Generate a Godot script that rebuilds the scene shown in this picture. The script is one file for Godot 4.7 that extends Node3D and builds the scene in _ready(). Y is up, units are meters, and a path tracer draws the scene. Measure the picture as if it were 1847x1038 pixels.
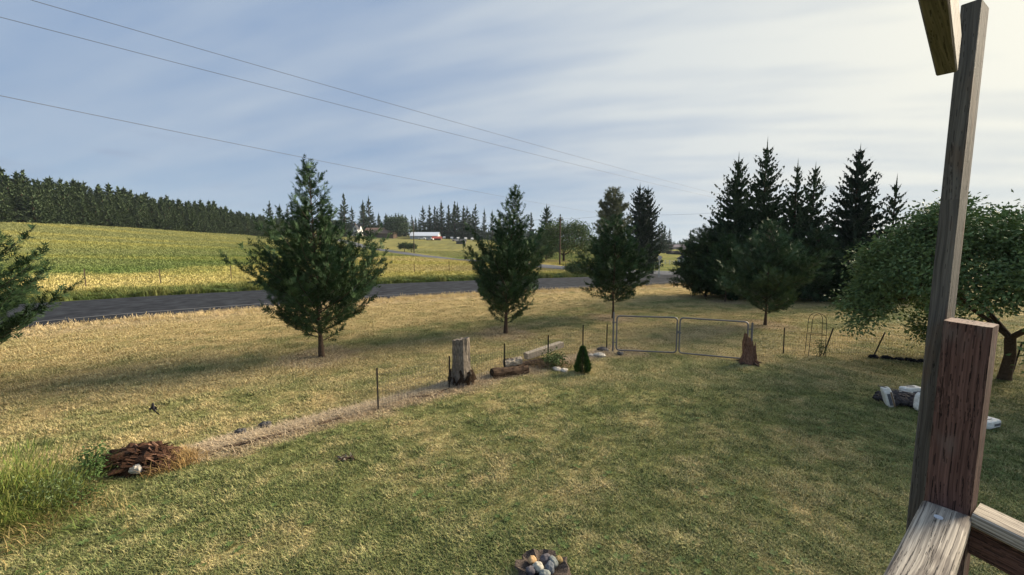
extends Node3D
# A lawn seen from a raised deck: young cypresses, a wire fence, a country road, hayfields and far woods.

const EYE := 3.6
var rng := RandomNumberGenerator.new()
var taken := {}
var noise_a := FastNoiseLite.new()
var noise_b := FastNoiseLite.new()
var noise_c := FastNoiseLite.new()
var mats := {}

# ---------------------------------------------------------------- mesh building
class Shape:
	var v := PackedVector3Array()
	var n := PackedVector3Array()
	var c := PackedColorArray()
	var uv := PackedVector2Array()
	var col := Color(1, 1, 1)
	func tri(p: Vector3, q: Vector3, r: Vector3):
		var m := (q - p).cross(r - p).normalized()
		v.append(p); v.append(r); v.append(q)
		n.append(m); n.append(m); n.append(m)
		c.append(col); c.append(col); c.append(col)
		uv.append(Vector2.ZERO); uv.append(Vector2.ZERO); uv.append(Vector2.ZERO)
	func tri_n(p: Vector3, q: Vector3, r: Vector3, a: Vector3, b: Vector3, d: Vector3):
		v.append(p); v.append(r); v.append(q)
		n.append(a); n.append(d); n.append(b)
		c.append(col); c.append(col); c.append(col)
		uv.append(Vector2.ZERO); uv.append(Vector2.ZERO); uv.append(Vector2.ZERO)
	func quad(p: Vector3, q: Vector3, r: Vector3, s: Vector3):
		tri(p, q, r); tri(p, r, s)
	func quad_uv(p: Vector3, q: Vector3, r: Vector3, s: Vector3, a: Vector2, b: Vector2, d: Vector2, e: Vector2):
		var m := (q - p).cross(r - p).normalized()
		for k in [[p, a], [r, d], [q, b], [p, a], [s, e], [r, d]]:
			v.append(k[0]); n.append(m); c.append(col); uv.append(k[1])
	# a tapered round bar through points, smooth round the side
	func tube(pts: Array, radii: Array, sides := 6, caps := true):
		var rings := []
		var outs := []
		var side := Vector3.ZERO
		for i in pts.size():
			var d: Vector3 = (pts[mini(i + 1, pts.size() - 1)] - pts[maxi(i - 1, 0)]).normalized()
			if side == Vector3.ZERO:
				side = d.cross(Vector3.UP if absf(d.y) < 0.9 else Vector3.RIGHT).normalized()
			side = (side - d * side.dot(d)).normalized()
			var up := d.cross(side)
			var ring := PackedVector3Array()
			var out := PackedVector3Array()
			for k in sides:
				var a := TAU * k / sides
				var o := side * cos(a) + up * sin(a)
				out.append(o); ring.append(pts[i] + o * radii[i])
			rings.append(ring); outs.append(out)
		for i in pts.size() - 1:
			for k in sides:
				var m := (k + 1) % sides
				tri_n(rings[i][k], rings[i][m], rings[i + 1][m], outs[i][k], outs[i][m], outs[i + 1][m])
				tri_n(rings[i][k], rings[i + 1][m], rings[i + 1][k], outs[i][k], outs[i + 1][m], outs[i + 1][k])
		if caps:
			for k in range(1, sides - 1):
				tri(rings[0][0], rings[0][k + 1], rings[0][k])
				var e: PackedVector3Array = rings[-1]
				tri(e[0], e[k], e[k + 1])
	func box(at: Vector3, size: Vector3, basis := Basis()):
		var h := size * 0.5
		var p := []
		for k in 8:
			p.append(at + basis * Vector3(h.x if k & 1 else -h.x, h.y if k & 2 else -h.y, h.z if k & 4 else -h.z))
		quad(p[0], p[2], p[3], p[1]); quad(p[4], p[5], p[7], p[6]); quad(p[0], p[1], p[5], p[4])
		quad(p[2], p[6], p[7], p[3]); quad(p[0], p[4], p[6], p[2]); quad(p[1], p[3], p[7], p[5])
	# a chamfered timber along its own y axis, uv in metres (u round the girth, v along the length)
	func timber(base: Vector3, along: Vector3, wide: Vector3, length: float, w: float, t: float, ch := 0.004, skew := 0.0, shift := Vector2.ZERO):
		var a := along.normalized()
		var b := wide.normalized()
		var d := b.cross(a).normalized()
		var o := [Vector2(-w / 2 + ch, -t / 2), Vector2(w / 2 - ch, -t / 2), Vector2(w / 2, -t / 2 + ch), Vector2(w / 2, t / 2 - ch), Vector2(w / 2 - ch, t / 2), Vector2(-w / 2 + ch, t / 2), Vector2(-w / 2, t / 2 - ch), Vector2(-w / 2, -t / 2 + ch)]
		var u := 0.0
		for k in 8:
			var p: Vector2 = o[k]
			var q: Vector2 = o[(k + 1) % 8]
			var l := p.distance_to(q)
			var p0 := base + b * p.x + d * p.y
			var q0 := base + b * q.x + d * q.y
			var lp := a * (length + skew * p.x)
			var lq := a * (length + skew * q.x)
			quad_uv(p0, p0 + lp, q0 + lq, q0, shift + Vector2(u, 0), shift + Vector2(u, length), shift + Vector2(u + l, length), shift + Vector2(u + l, 0))
			u += l
		for e in 2:
			var m := (a if e else -a)
			for k in range(1, 7):
				var g := [o[0], o[k + 1], o[k]]
				if e == 0: g = [o[0], o[k], o[k + 1]]
				for j in [0, 2, 1]:
					var q: Vector2 = g[j]
					v.append(base + b * q.x + d * q.y + (a * (length + skew * q.x) if e else Vector3.ZERO))
					n.append(m); c.append(col); uv.append(shift + Vector2(q.x + 0.3, q.y * 0.4))
	# a lumpy closed blob
	func blob(at: Vector3, r: Vector3, nz: FastNoiseLite, amp: float, freq: float, rings := 8, segs := 12, basis := Basis(), square := 1.0):
		var grid := []
		for i in rings + 1:
			var row := PackedVector3Array()
			var th := PI * i / rings
			for k in segs:
				var ph := TAU * k / segs
				var d := Vector3(sin(th) * cos(ph), cos(th), sin(th) * sin(ph))
				var f := 1.0 + amp * nz.get_noise_3dv(d * freq + at * 7.0)
				var e := Vector3(signf(d.x) * pow(absf(d.x), square), signf(d.y) * pow(absf(d.y), square), signf(d.z) * pow(absf(d.z), square))
				row.append(at + basis * (e * r * f))
			grid.append(row)
		for i in rings:
			for k in segs:
				var m := (k + 1) % segs
				if i > 0: tri(grid[i][k], grid[i][m], grid[i + 1][m])
				if i < rings - 1: tri(grid[i][k], grid[i + 1][m], grid[i + 1][k])
	func mesh() -> ArrayMesh:
		var a := []
		a.resize(Mesh.ARRAY_MAX)
		a[Mesh.ARRAY_VERTEX] = v; a[Mesh.ARRAY_NORMAL] = n; a[Mesh.ARRAY_COLOR] = c; a[Mesh.ARRAY_TEX_UV] = uv
		var m := ArrayMesh.new()
		m.add_surface_from_arrays(Mesh.PRIMITIVE_TRIANGLES, a)
		return m

# ---------------------------------------------------------------- naming and tagging
func numbered(called: String) -> String:
	var k: int = taken.get(called, 0)
	taken[called] = k + 1
	return called if k == 0 else "%s_%03d" % [called, k]
func tag(o: Node, label: String, category: String, group := "", kind := ""):
	if label: o.set_meta("label", label)
	if category: o.set_meta("category", category)
	if group: o.set_meta("group", group)
	if kind: o.set_meta("kind", kind)
func thing(called: String, label: String, category: String, at := Vector3.ZERO, turn := 0.0, group := "") -> Node3D:
	var o := Node3D.new()
	o.name = numbered(called)
	add_child(o)
	o.position = at; o.rotation.y = turn
	tag(o, label, category, group)
	return o
func obj(called: String, m: Mesh, material: Material, parent: Node = null) -> MeshInstance3D:
	var o := MeshInstance3D.new()
	o.mesh = m
	o.material_override = material
	o.cast_shadow = GeometryInstance3D.SHADOW_CASTING_SETTING_ON
	if parent == null:
		o.name = numbered(called); add_child(o)
	else:
		o.name = called; parent.add_child(o, true)
	return o
func struct(called: String, m: Mesh, material: Material, label := "") -> MeshInstance3D:
	var o := obj(called, m, material)
	o.set_meta("kind", "structure")
	if label: o.set_meta("label", label)
	return o
func copy(src: Node3D, label: String, at: Vector3, turn: float, size := Vector3.ONE, group := "") -> Node3D:
	var o: Node3D = src.duplicate()
	var plain := String(src.name)
	if plain.length() > 4 and plain[plain.length() - 4] == "_" and plain.right(3).is_valid_int(): plain = plain.left(plain.length() - 4)
	o.name = numbered(plain)
	add_child(o)
	o.position = at; o.rotation = Vector3(0, turn, 0); o.scale = size
	o.set_meta("label", label)
	if group: o.set_meta("group", group)
	return o

# ---------------------------------------------------------------- materials
func lin(r: float, g: float, b: float) -> Color:
	return Color(r, g, b).linear_to_srgb()
func plain_mat(r: float, g: float, b: float, rough := 0.9, metal := 0.0) -> StandardMaterial3D:
	var m := StandardMaterial3D.new()
	m.albedo_color = lin(r, g, b); m.roughness = rough; m.metallic = metal
	m.metallic_specular = 0.3
	return m
func leaf_mat(rough := 0.7, through := 0.0) -> StandardMaterial3D:
	var m := StandardMaterial3D.new()
	m.vertex_color_use_as_albedo = true
	m.roughness = rough; m.metallic_specular = 0.25
	m.cull_mode = BaseMaterial3D.CULL_DISABLED
	if through > 0.0:
		m.backlight_enabled = true; m.backlight = Color(through, through * 1.1, through * 0.5)
	return m
# an image filled by a function of noise: low..high grey, or between two colours
func noise_image(size: int, freq: float, oct: int, lo: Color, hi: Color, seed_: int, gain := 1.6, kind := FastNoiseLite.TYPE_SIMPLEX_SMOOTH) -> ImageTexture:
	var f := FastNoiseLite.new()
	f.noise_type = kind; f.frequency = freq; f.seed = seed_
	f.fractal_type = FastNoiseLite.FRACTAL_FBM; f.fractal_octaves = oct; f.fractal_gain = 0.6
	var im := f.get_seamless_image(size, size, false, false, 0.15, false)
	im.convert(Image.FORMAT_RGB8)
	var out := Image.create(size, size, true, Image.FORMAT_RGB8)
	for y in size:
		for x in size:
			var t := clampf((im.get_pixel(x, y).r - 0.5) * gain + 0.5, 0.0, 1.0)
			out.set_pixel(x, y, lo.lerp(hi, t))
	out.generate_mipmaps()
	return ImageTexture.create_from_image(out)
# weathered timber: grain runs along v
func wood_tex(seed_: int, dark: Color, light: Color, stain: Color, stain_amount: float, cracks: float, incised: bool, knots := []) -> Array:
	var w := 384
	var h := 768
	var f := FastNoiseLite.new()
	f.seed = seed_; f.frequency = 1.0; f.noise_type = FastNoiseLite.TYPE_SIMPLEX_SMOOTH
	f.fractal_type = FastNoiseLite.FRACTAL_FBM; f.fractal_octaves = 3
	var im := Image.create(w, h, true, Image.FORMAT_RGB8)
	var hm := Image.create(w, h, true, Image.FORMAT_RGB8)
	var cut := {}
	if incised:
		for k in 900:
			var cx := (k % 30) * w / 30 + 4 + int(f.get_noise_2d(k * 3.1, 5.0) * 5.0)
			var cy := int(fposmod(k * 0.618 + f.get_noise_2d(k * 1.7, 2.0) * 0.08, 1.0) * h)
			for j in 20 + k % 9: cut[Vector2i(cx + (1 if j > 12 and k % 3 == 0 else 0), (cy + j) % h)] = 1.0
	for y in h:
		var vy := float(y) / h
		for x in w:
			var ux := float(x) / w
			var wob := f.get_noise_2d(ux * 1.5, vy * 1.6) * 0.035
			var bend := 0.0
			for k in knots:
				var d := Vector2((ux - k.x) * 1.0, (vy - k.y) * 1.4)
				bend += exp(-d.length_squared() / (k.z * k.z)) * 0.7
			var g := f.get_noise_2d((ux + wob + bend * 0.12) * 46.0, vy * 1.6)
			var g2 := f.get_noise_2d((ux + wob) * 120.0 + 50.0, vy * 7.0)
			var t := clampf(0.5 + g * 0.5 + g2 * 0.35, 0.0, 1.0)
			var col := dark.lerp(light, t)
			var s := clampf((f.get_noise_2d(ux * 4.0 + 31.0, vy * 4.0 + 7.0) + stain_amount - 0.35) * 2.6, 0.0, 1.0)
			col = col.lerp(stain, s * (0.45 + 0.5 * absf(g2)))
			var ck := f.get_noise_2d((ux + wob * 0.6) * 22.0 + 90.0, vy * 0.9 + 3.0)
			var deep := 0.5 + g * 0.3 + g2 * 0.12
			if absf(ck) < 0.028 * cracks:
				col = col * 0.55; deep = 0.0
			for k in knots:
				var d: float = Vector2(ux - k.x, (vy - k.y) * 2.0).length() / k.z
				if d < 1.0:
					col = col.lerp(dark * 0.55, 0.75 * (1.0 - d * d)) * (0.85 + 0.3 * absf(sin(d * 16.0)))
			if cut.has(Vector2i(x, y)):
				col = col * 0.42; deep = 0.0
			im.set_pixel(x, y, Color(col.r, col.g, col.b))
			hm.set_pixel(x, y, Color(deep, deep, deep))
	im.generate_mipmaps()
	hm.bump_map_to_normal_map(3.0)
	hm.generate_mipmaps()
	return [ImageTexture.create_from_image(im), ImageTexture.create_from_image(hm)]
func wood_mat(tex: Array, scale := Vector3(2.4, 1.1, 1), rough := 0.85) -> StandardMaterial3D:
	var m := StandardMaterial3D.new()
	m.albedo_texture = tex[0]
	m.normal_enabled = true; m.normal_texture = tex[1]; m.normal_scale = 0.8
	m.uv1_scale = scale
	m.roughness = rough; m.metallic_specular = 0.3
	return m
# rough matter without uv: triplanar mottling
func mottle_mat(lo: Color, hi: Color, seed_: int, scale: float, freq := 0.02, rough := 0.95, stretch := Vector3.ONE, relief := 0.0) -> StandardMaterial3D:
	var m := StandardMaterial3D.new()
	m.albedo_texture = noise_image(256, freq, 4, lo, hi, seed_)
	m.uv1_triplanar = true
	m.uv1_scale = stretch * scale
	m.roughness = rough; m.metallic_specular = 0.25
	if relief > 0.0:
		m.normal_enabled = true
		var f := FastNoiseLite.new()
		f.seed = seed_ + 9; f.frequency = freq
		f.fractal_octaves = 4
		var im := f.get_seamless_image(256, 256, false, false, 0.15, false)
		im.convert(Image.FORMAT_RGB8)
		im.bump_map_to_normal_map(4.0)
		im.generate_mipmaps()
		m.normal_texture = ImageTexture.create_from_image(im)
		m.normal_scale = relief
	return m

# ---------------------------------------------------------------- the lie of the land: surveyed spots and their weights
var spot_x := PackedFloat32Array([
	-22.00, -22.00, -22.00, -22.00, -12.00, -12.00, -12.00, -12.00, -4.00, -4.00, -4.00, -4.00, 4.00, 4.00, 4.00, 4.00, 12.00, 12.00,
	12.00, 12.00, 20.00, 20.00, 20.00, 20.00, 30.00, 30.00, 30.00, 30.00, -6.20, -0.25, 5.10, 11.50, 20.00, 30.00, 13.80, -18.68,
	-16.39, -12.18, -7.29, -2.72, 3.17, 16.16, -26.22, -22.32, -17.65, -10.25, -3.75, 4.53, 13.50, -40.00, -50.00, 40.00, 60.00, 45.00,
	-45.00, 0.00, 60.00, -60.00, -101.88, -98.45, -97.92, -103.54, -190.00, -190.00, -190.00, -190.00, -190.00, -110.00, -130.00, -70.00, -200.00, -120.00,
	16.07, 6.87, -9.48, -29.93, -56.65, -93.97, -127.57, -31.74, -41.72, -7.94, -97.59, -75.68, -53.02, -66.21, 36.96, 71.24, 44.49, 28.94,
	194.02, 68.71, 1.79, -38.17, -26.37, 41.43, 305.97, -183.17, -70.02, -296.42, -0.00, -0.00, -410.42, -1710.10, -771.35, -3213.94, -1039.23, -4330.13,
	-1181.77, -4924.04, -1181.77, -4924.04, -1039.23, -4330.13, -771.35, -3213.94, -410.42, -1710.10, 0.00, 0.00, 410.42, 1710.10, 771.35, 3213.94, 1039.23, 4330.13,
	1181.77, 4924.04, 1181.77, 4924.04, 1039.23, 4330.13, 771.35, 3213.94, 410.42, 1710.10, 150.00, 150.00, 200.00, 300.00, 0.00, -250.00, 250.00, 500.00,])
var spot_z := PackedFloat32Array([
	12.00, 2.00, -6.00, -11.00, 12.00, 2.00, -6.00, -11.00, 12.00, 2.00, -6.00, -11.00, 12.00, 2.00, -6.00, -11.00, 12.00, 2.00,
	-6.00, -11.00, 12.00, 2.00, -6.00, -11.00, 12.00, 2.00, -6.00, -11.00, -13.00, -16.50, -20.00, -18.30, -15.00, -20.00, -26.00, -15.67,
	-17.66, -19.52, -23.78, -26.97, -30.28, -36.23, -22.93, -24.16, -28.44, -33.56, -37.37, -43.39, -47.95, -6.00, -14.00, -45.00, -20.00, 0.00,
	10.00, 60.00, 60.00, 60.00, -82.00, -101.00, -147.00, -190.00, -82.00, -110.00, -150.00, -200.00, -260.00, -40.00, 0.00, -20.00, -20.00, 60.00,
	-46.00, -66.00, -95.00, -125.00, -165.00, -215.00, -260.00, -190.00, -250.00, -250.00, -255.00, -240.00, -240.00, -235.00, -200.00, -190.00, -105.00, -90.00,
	-500.00, -160.00, -80.00, -45.00, -60.00, -400.00, -600.00, -420.00, -420.00, -420.00, 1200.00, 5000.00, 1127.63, 4698.46, 919.25, 3830.22, 600.00, 2500.00,
	208.38, 868.24, -208.38, -868.24, -600.00, -2500.00, -919.25, -3830.22, -1127.63, -4698.46, -1200.00, -5000.00, -1127.63, -4698.46, -919.25, -3830.22, -600.00, -2500.00,
	-208.38, -868.24, 208.38, 868.24, 600.00, 2500.00, 919.25, 3830.22, 1127.63, 4698.46, -150.00, -50.00, 80.00, -300.00, 250.00, 250.00, 250.00, -100.00,])
var spot_w := PackedFloat32Array([
	0.0019143, -0.0030968, 0.0214885, -0.1116765, 0.0029764, 0.0024509, 0.0245201, -0.0695904, 0.0008050, -0.0013074, 0.0096459, 0.0052272, 0.0006422, -0.0002207, 0.0002661, 0.0082533, 0.0002102, 0.0001007,
	0.0012291, -0.0030599, -0.0000961, 0.0002296, 0.0022707, -0.0089798, -0.0001770, 0.0000595, 0.0009867, -0.0034467, -0.0176209, -0.0198156, -0.0196327, 0.0117580, 0.0111605, -0.0008454, -0.0086532, 0.1269734,
	-0.0071479, 0.0370380, 0.0115405, 0.0185924, 0.0128390, -0.0543792, 0.0060053, -0.0190067, -0.0138531, -0.0129019, -0.0040042, 0.0141074, -0.2073968, 0.0435357, -0.0754916, -0.0022922, 0.0113983, -0.0002659,
	-0.0172674, 0.0080391, 0.0082541, -0.0272971, 0.0288520, 0.0170155, 0.0236863, 0.0093377, 0.0005422, -0.0013482, 0.0014790, 0.0065336, -0.0243335, -0.0087081, 0.0034723, 0.0357005, 0.0345430, 0.0093543,
	0.2519423, -0.0267338, -0.0343043, -0.0277158, -0.0678707, -0.0314441, -0.0132230, 0.0317252, -0.0177372, 0.0155130, 0.0132566, 0.0722404, 0.0462692, -0.0884512, 0.0404518, -0.0368172, -0.0344067, 0.0074872,
	-0.0036546, 0.0077263, 0.0573757, -0.0147371, 0.0176786, -0.0428523, -0.0009136, 0.0309678, 0.0307296, 0.0201121, 0.0005958, -0.0000978, 0.0006928, -0.0000850, 0.0004959, -0.0000596, -0.0001859, -0.0000204,
	-0.0012767, 0.0000298, -0.0026470, 0.0000822, -0.0043485, 0.0001231, -0.0058152, 0.0001374, -0.0053191, 0.0001173, -0.0026724, 0.0000688, -0.0001704, 0.0000100, 0.0006977, -0.0000403, 0.0005629, -0.0000732,
	0.0003177, -0.0000900, 0.0002322, -0.0000972, 0.0002444, -0.0001004, 0.0003057, -0.0001021, 0.0004306, -0.0001022, 0.0007084, -0.0010466, -0.0014932, 0.0006850, -0.0004218, -0.0188105, 0.0022152, 0.0025867,])
const LAND_BASE := -7.304195

var near_grid := PackedFloat32Array()
var mid_grid := PackedFloat32Array()
func land(x: float, z: float) -> float:
	var s := LAND_BASE
	for i in spot_x.size():
		var dx := spot_x[i] - x
		var dz := spot_z[i] - z
		s -= sqrt(dx * dx + dz * dz + 25.0) * spot_w[i]
	return s
func survey():
	for j in 131:
		for i in 151: near_grid.append(land(i - 75.0, j - 115.0))
	for j in 71:
		for i in 111: mid_grid.append(land(i * 8.0 - 440.0, j * 8.0 - 460.0))
func hgt(x: float, z: float) -> float:
	if x > -75 and x < 74.9 and z > -115 and z < 14.9:
		return lerp_grid(near_grid, 151, x + 75.0, z + 115.0)
	if x > -440 and x < 439 and z > -460 and z < 99:
		return lerp_grid(mid_grid, 111, (x + 440.0) / 8.0, (z + 460.0) / 8.0)
	return land(x, z)
func lerp_grid(g: PackedFloat32Array, w: int, u: float, v: float) -> float:
	var i := int(u)
	var j := int(v)
	var a := u - i
	var b := v - j
	var k := j * w + i
	return (g[k] * (1.0 - a) + g[k + 1] * a) * (1.0 - b) + (g[k + w] * (1.0 - a) + g[k + w + 1] * a) * b
func on(x: float, z: float, lift := 0.0) -> Vector3:
	return Vector3(x, hgt(x, z) + lift, z)

# the two roads, as centre lines
var main_road := [Vector2(-70, 10), Vector2(-46, -4.5), Vector2(-33, -11.5), Vector2(-21.4, -19.6), Vector2(-14.6, -24.6), Vector2(-8.6, -29.2), Vector2(-3.0, -32.6), Vector2(4.0, -36.4), Vector2(12, -40.4), Vector2(24, -45.6), Vector2(48, -54), Vector2(95, -68)]
var side_road := [Vector2(17.6, -42.5), Vector2(17.4, -50), Vector2(13.7, -58.5), Vector2(6.9, -65), Vector2(-0.5, -71), Vector2(-8.5, -81), Vector2(-18.4, -104), Vector2(-29.9, -124), Vector2(-42.4, -140), Vector2(-56.6, -161), Vector2(-74, -185), Vector2(-96, -217), Vector2(-130, -262)]
func smooth_line(pts: Array, step: float) -> PackedVector2Array:
	var cv := Curve2D.new()
	for i in pts.size():
		var d: Vector2 = (pts[mini(i + 1, pts.size() - 1)] - pts[maxi(i - 1, 0)]) * 0.16
		cv.add_point(pts[i], -d, d)
	cv.bake_interval = step
	return cv.get_baked_points()
var main_line: PackedVector2Array
# distance from the main road's centre line, positive beyond it
func road_side(x: float, z: float) -> float:
	var best := 1e9
	var sign_ := 1.0
	var p := Vector2(x, z)
	for i in main_road.size() - 1:
		var a: Vector2 = main_road[i]
		var d: Vector2 = main_road[i + 1] - a
		var t := clampf((p - a).dot(d) / d.length_squared(), 0.0, 1.0)
		var q := p - a - d * t
		var l := q.length_squared()
		if l < best:
			best = l
			sign_ = -1.0 if d.cross(q) > 0.0 else 1.0
	return sqrt(best) * sign_
func side_gap(x: float, z: float) -> float:
	var best := 1e9
	var p := Vector2(x, z)
	for i in side_road.size() - 1:
		var a: Vector2 = side_road[i]
		var d: Vector2 = side_road[i + 1] - a
		var t := clampf((p - a).dot(d) / d.length_squared(), 0.0, 1.0)
		best = minf(best, (p - a - d * t).length())
	return best
var fence_line := [Vector2(-40, 9), Vector2(-9, -4.4), Vector2(-5.75, -6.56), Vector2(-2.95, -8.66), Vector2(-0.21, -11.15), Vector2(3.4, -13.7), Vector2(5.5, -13.3), Vector2(7.4, -12.5), Vector2(9.1, -13.4), Vector2(11.9, -13.0), Vector2(14.3, -11.4), Vector2(22, -7), Vector2(45, 9)]
# how far behind the fence line a spot is (positive outside the yard)
func outside(x: float, z: float) -> float:
	for i in fence_line.size() - 1:
		var a: Vector2 = fence_line[i]
		var b: Vector2 = fence_line[i + 1]
		if x < b.x or i == fence_line.size() - 2:
			var t := clampf((x - a.x) / (b.x - a.x), 0.0, 1.0)
			return (lerpf(a.y, b.y, t) - z) * 0.78
	return 0.0
var tree_rings := [[-6.15, -12.85, 1.25], [-0.25, -16.4, 1.2], [5.0, -19.9, 1.2], [11.5, -18.25, 1.3], [13.7, -25.9, 1.1]]

const GREEN := Color(0.177, 0.210, 0.078)
const DEEP := Color(0.129, 0.165, 0.063)
const OLIVE := Color(0.265, 0.275, 0.118)
const STRAW := Color(0.535, 0.429, 0.225)
const PALE := Color(0.591, 0.478, 0.315)
const BARE := Color(0.332, 0.256, 0.181)
const HAY := Color(0.451, 0.403, 0.128)
# what the ground carries at a spot: its colour, and how dry it is
func ground_at(x: float, z: float) -> Color:
	var a := noise_a.get_noise_2d(x, z)
	var b := noise_b.get_noise_2d(x, z)
	var f := noise_c.get_noise_2d(x, z)
	var c: Color
	var s := road_side(x, z)
	if s < 0.0:
		var o := outside(x, z)
		var dry: float
		if o < 0.0:
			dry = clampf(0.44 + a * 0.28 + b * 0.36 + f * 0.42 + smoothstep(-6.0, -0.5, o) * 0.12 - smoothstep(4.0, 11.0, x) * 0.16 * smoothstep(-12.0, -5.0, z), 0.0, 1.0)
			c = DEEP.lerp(GREEN, clampf(dry * 3.0, 0.0, 1.0)).lerp(OLIVE, clampf(dry * 2.2 - 0.45, 0.0, 1.0)).lerp(STRAW, clampf(dry * 1.9 - 0.95, 0.0, 0.85))
		else:
			# mown strips lie along the road
			var u := noise_a.get_noise_2d(x * 0.25 + s * 0.4, s * 2.2 + 40.0)
			dry = clampf(0.68 + u * 0.6 + b * 0.4 + f * 0.35 + smoothstep(-16.0, -7.0, s) * 0.34 - smoothstep(14.0, 24.0, x) * 0.12, 0.0, 1.0)
			c = GREEN.lerp(OLIVE, clampf(dry * 2.4, 0.0, 1.0)).lerp(STRAW, clampf(dry * 1.7 - 0.62, 0.0, 0.95))
			for r in tree_rings:
				var d := Vector2(x - r[0], z - r[1]).length() + b * 0.5 + f * 0.3
				c = c.lerp(PALE.lerp(BARE, clampf(0.4 + f * 1.5, 0.0, 1.0)), smoothstep(r[2] + 0.15, r[2] - 0.35, d) * 0.9)
		if x < 4.5:
			var strip := absf(o - 0.05 + b * 0.35) - smoothstep(-9.0, -4.0, x) * 0.28
			c = c.lerp(PALE.lerp(BARE, clampf(0.45 + f * 1.6, 0.0, 1.0)), smoothstep(0.28, 0.0, strip) * (0.9 if x > -6.5 else 0.3))
		elif x > 6.5 and x < 15.0:
			c = c.lerp(STRAW, smoothstep(0.55, 0.0, absf(o + b * 0.4)) * 0.55)
		c = c.lerp(PALE, smoothstep(-7.2, -5.3, s + b * 0.7) * 0.8)
		c = c.lerp(Color(0.060, 0.048, 0.040), smoothstep(-5.15, -4.7, s + b * 0.35))
	else:
		var far := s - 4.3
		# the hay's dry lower belt, a damp green belt above it, then mottled meadow to the wood
		var edge := 22.0 + clampf((-z - 45.0) * 0.75, -6.0, 40.0) + a * 2.5
		var belt := smoothstep(edge - 2.5, edge + 2.5, far)
		var u := noise_a.get_noise_2d(x * 0.12 + 11.0, far * 0.55)
		c = HAY.lerp(STRAW, clampf(0.35 + u * 0.9 + f * 0.3, 0.0, 1.0)).lerp(OLIVE, clampf(b * 0.8 + a * 0.4, 0.0, 0.7))
		var meadow := OLIVE.lerp(Color(0.125, 0.185, 0.050), clampf(1.15 - (far - edge) * 0.055 + u * 0.6, 0.0, 1.0)).lerp(HAY, clampf(u * 1.2 + f * 0.3 + 0.02, 0.0, 0.6))
		c = c.lerp(meadow, belt)
		c = c.lerp(Color(0.130, 0.165, 0.048), smoothstep(5.5, 2.6, far + b * 1.4) * (1.0 if x > -60 else 0.6))
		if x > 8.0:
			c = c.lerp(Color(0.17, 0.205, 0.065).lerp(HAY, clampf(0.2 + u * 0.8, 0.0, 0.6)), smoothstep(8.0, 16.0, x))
	return c.lerp(c * (1.0 + 0.35 * f), 0.8)

func grid_steps(lo: float, hi: float) -> PackedFloat32Array:
	var out := PackedFloat32Array()
	var p := 0.0
	var neg := PackedFloat32Array()
	while p > lo:
		p -= maxf(0.4, absf(p) * 0.03)
		neg.append(p)
	neg.reverse()
	out.append_array(neg); out.append(0.0)
	p = 0.0
	while p < hi:
		p += maxf(0.4, absf(p) * 0.03)
		out.append(p)
	return out
func build_ground():
	var xs := grid_steps(-2600.0, 2600.0)
	var zs := grid_steps(-2600.0, 60.0)
	var v := PackedVector3Array()
	var n := PackedVector3Array()
	var c := PackedColorArray()
	var idx := PackedInt32Array()
	for z in zs:
		for x in xs:
			v.append(Vector3(x, hgt(x, z), z))
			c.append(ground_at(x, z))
	var w := xs.size()
	for j in zs.size():
		for i in w:
			var l := v[j * w + maxi(i - 1, 0)]
			var r := v[j * w + mini(i + 1, w - 1)]
			var d := v[maxi(j - 1, 0) * w + i]
			var u := v[mini(j + 1, zs.size() - 1) * w + i]
			n.append((u - d).cross(r - l).normalized())
			if i < w - 1 and j < zs.size() - 1:
				var k := j * w + i
				idx.append_array([k, k + 1, k + w, k + 1, k + w + 1, k + w])
	var a := []
	a.resize(Mesh.ARRAY_MAX)
	a[Mesh.ARRAY_VERTEX] = v; a[Mesh.ARRAY_NORMAL] = n; a[Mesh.ARRAY_COLOR] = c; a[Mesh.ARRAY_INDEX] = idx
	var m := ArrayMesh.new()
	m.add_surface_from_arrays(Mesh.PRIMITIVE_TRIANGLES, a)
	var mt := StandardMaterial3D.new()
	mt.vertex_color_use_as_albedo = true
	mt.albedo_texture = noise_image(512, 0.05, 5, Color(0.62, 0.58, 0.52), Color(1, 1, 1), 5, 2.2)
	mt.uv1_triplanar = true; mt.uv1_world_triplanar = true; mt.uv1_scale = Vector3.ONE * 0.45
	mt.roughness = 1.0; mt.metallic_specular = 0.1
	struct("ground", m, mt, "mown lawn and meadows rolling up to the woods")

func build_road(line: PackedVector2Array, half: float, lift: float, called: String, mt: Material, label: String, crown: float) -> MeshInstance3D:
	var s := Shape.new()
	var rows := []
	for i in line.size():
		var d := (line[mini(i + 1, line.size() - 1)] - line[maxi(i - 1, 0)]).normalized()
		var side := Vector2(-d.y, d.x)
		var row := PackedVector3Array()
		var mid := hgt(line[i].x, line[i].y)
		for k: float in [-1.06, -1.0, -0.66, -0.33, 0.0, 0.33, 0.66, 1.0, 1.06]:
			var ragged := 0.0
			if absf(k) >= 1.0: ragged = noise_c.get_noise_2d(i * 1.3, k * 40.0) * 0.05
			var p := line[i] + side * (half * (k + signf(k) * ragged))
			var y := maxf(hgt(p.x, p.y), mid - 0.3) + lift + crown * (1.0 - k * k)
			if absf(k) > 1.0: y -= lift + 0.12
			row.append(Vector3(p.x, y, p.y))
		rows.append(row)
	for i in rows.size() - 1:
		for k in 8: s.quad(rows[i][k], rows[i][k + 1], rows[i + 1][k + 1], rows[i + 1][k])
	return struct(called, s.mesh(), mt, label)
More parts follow.
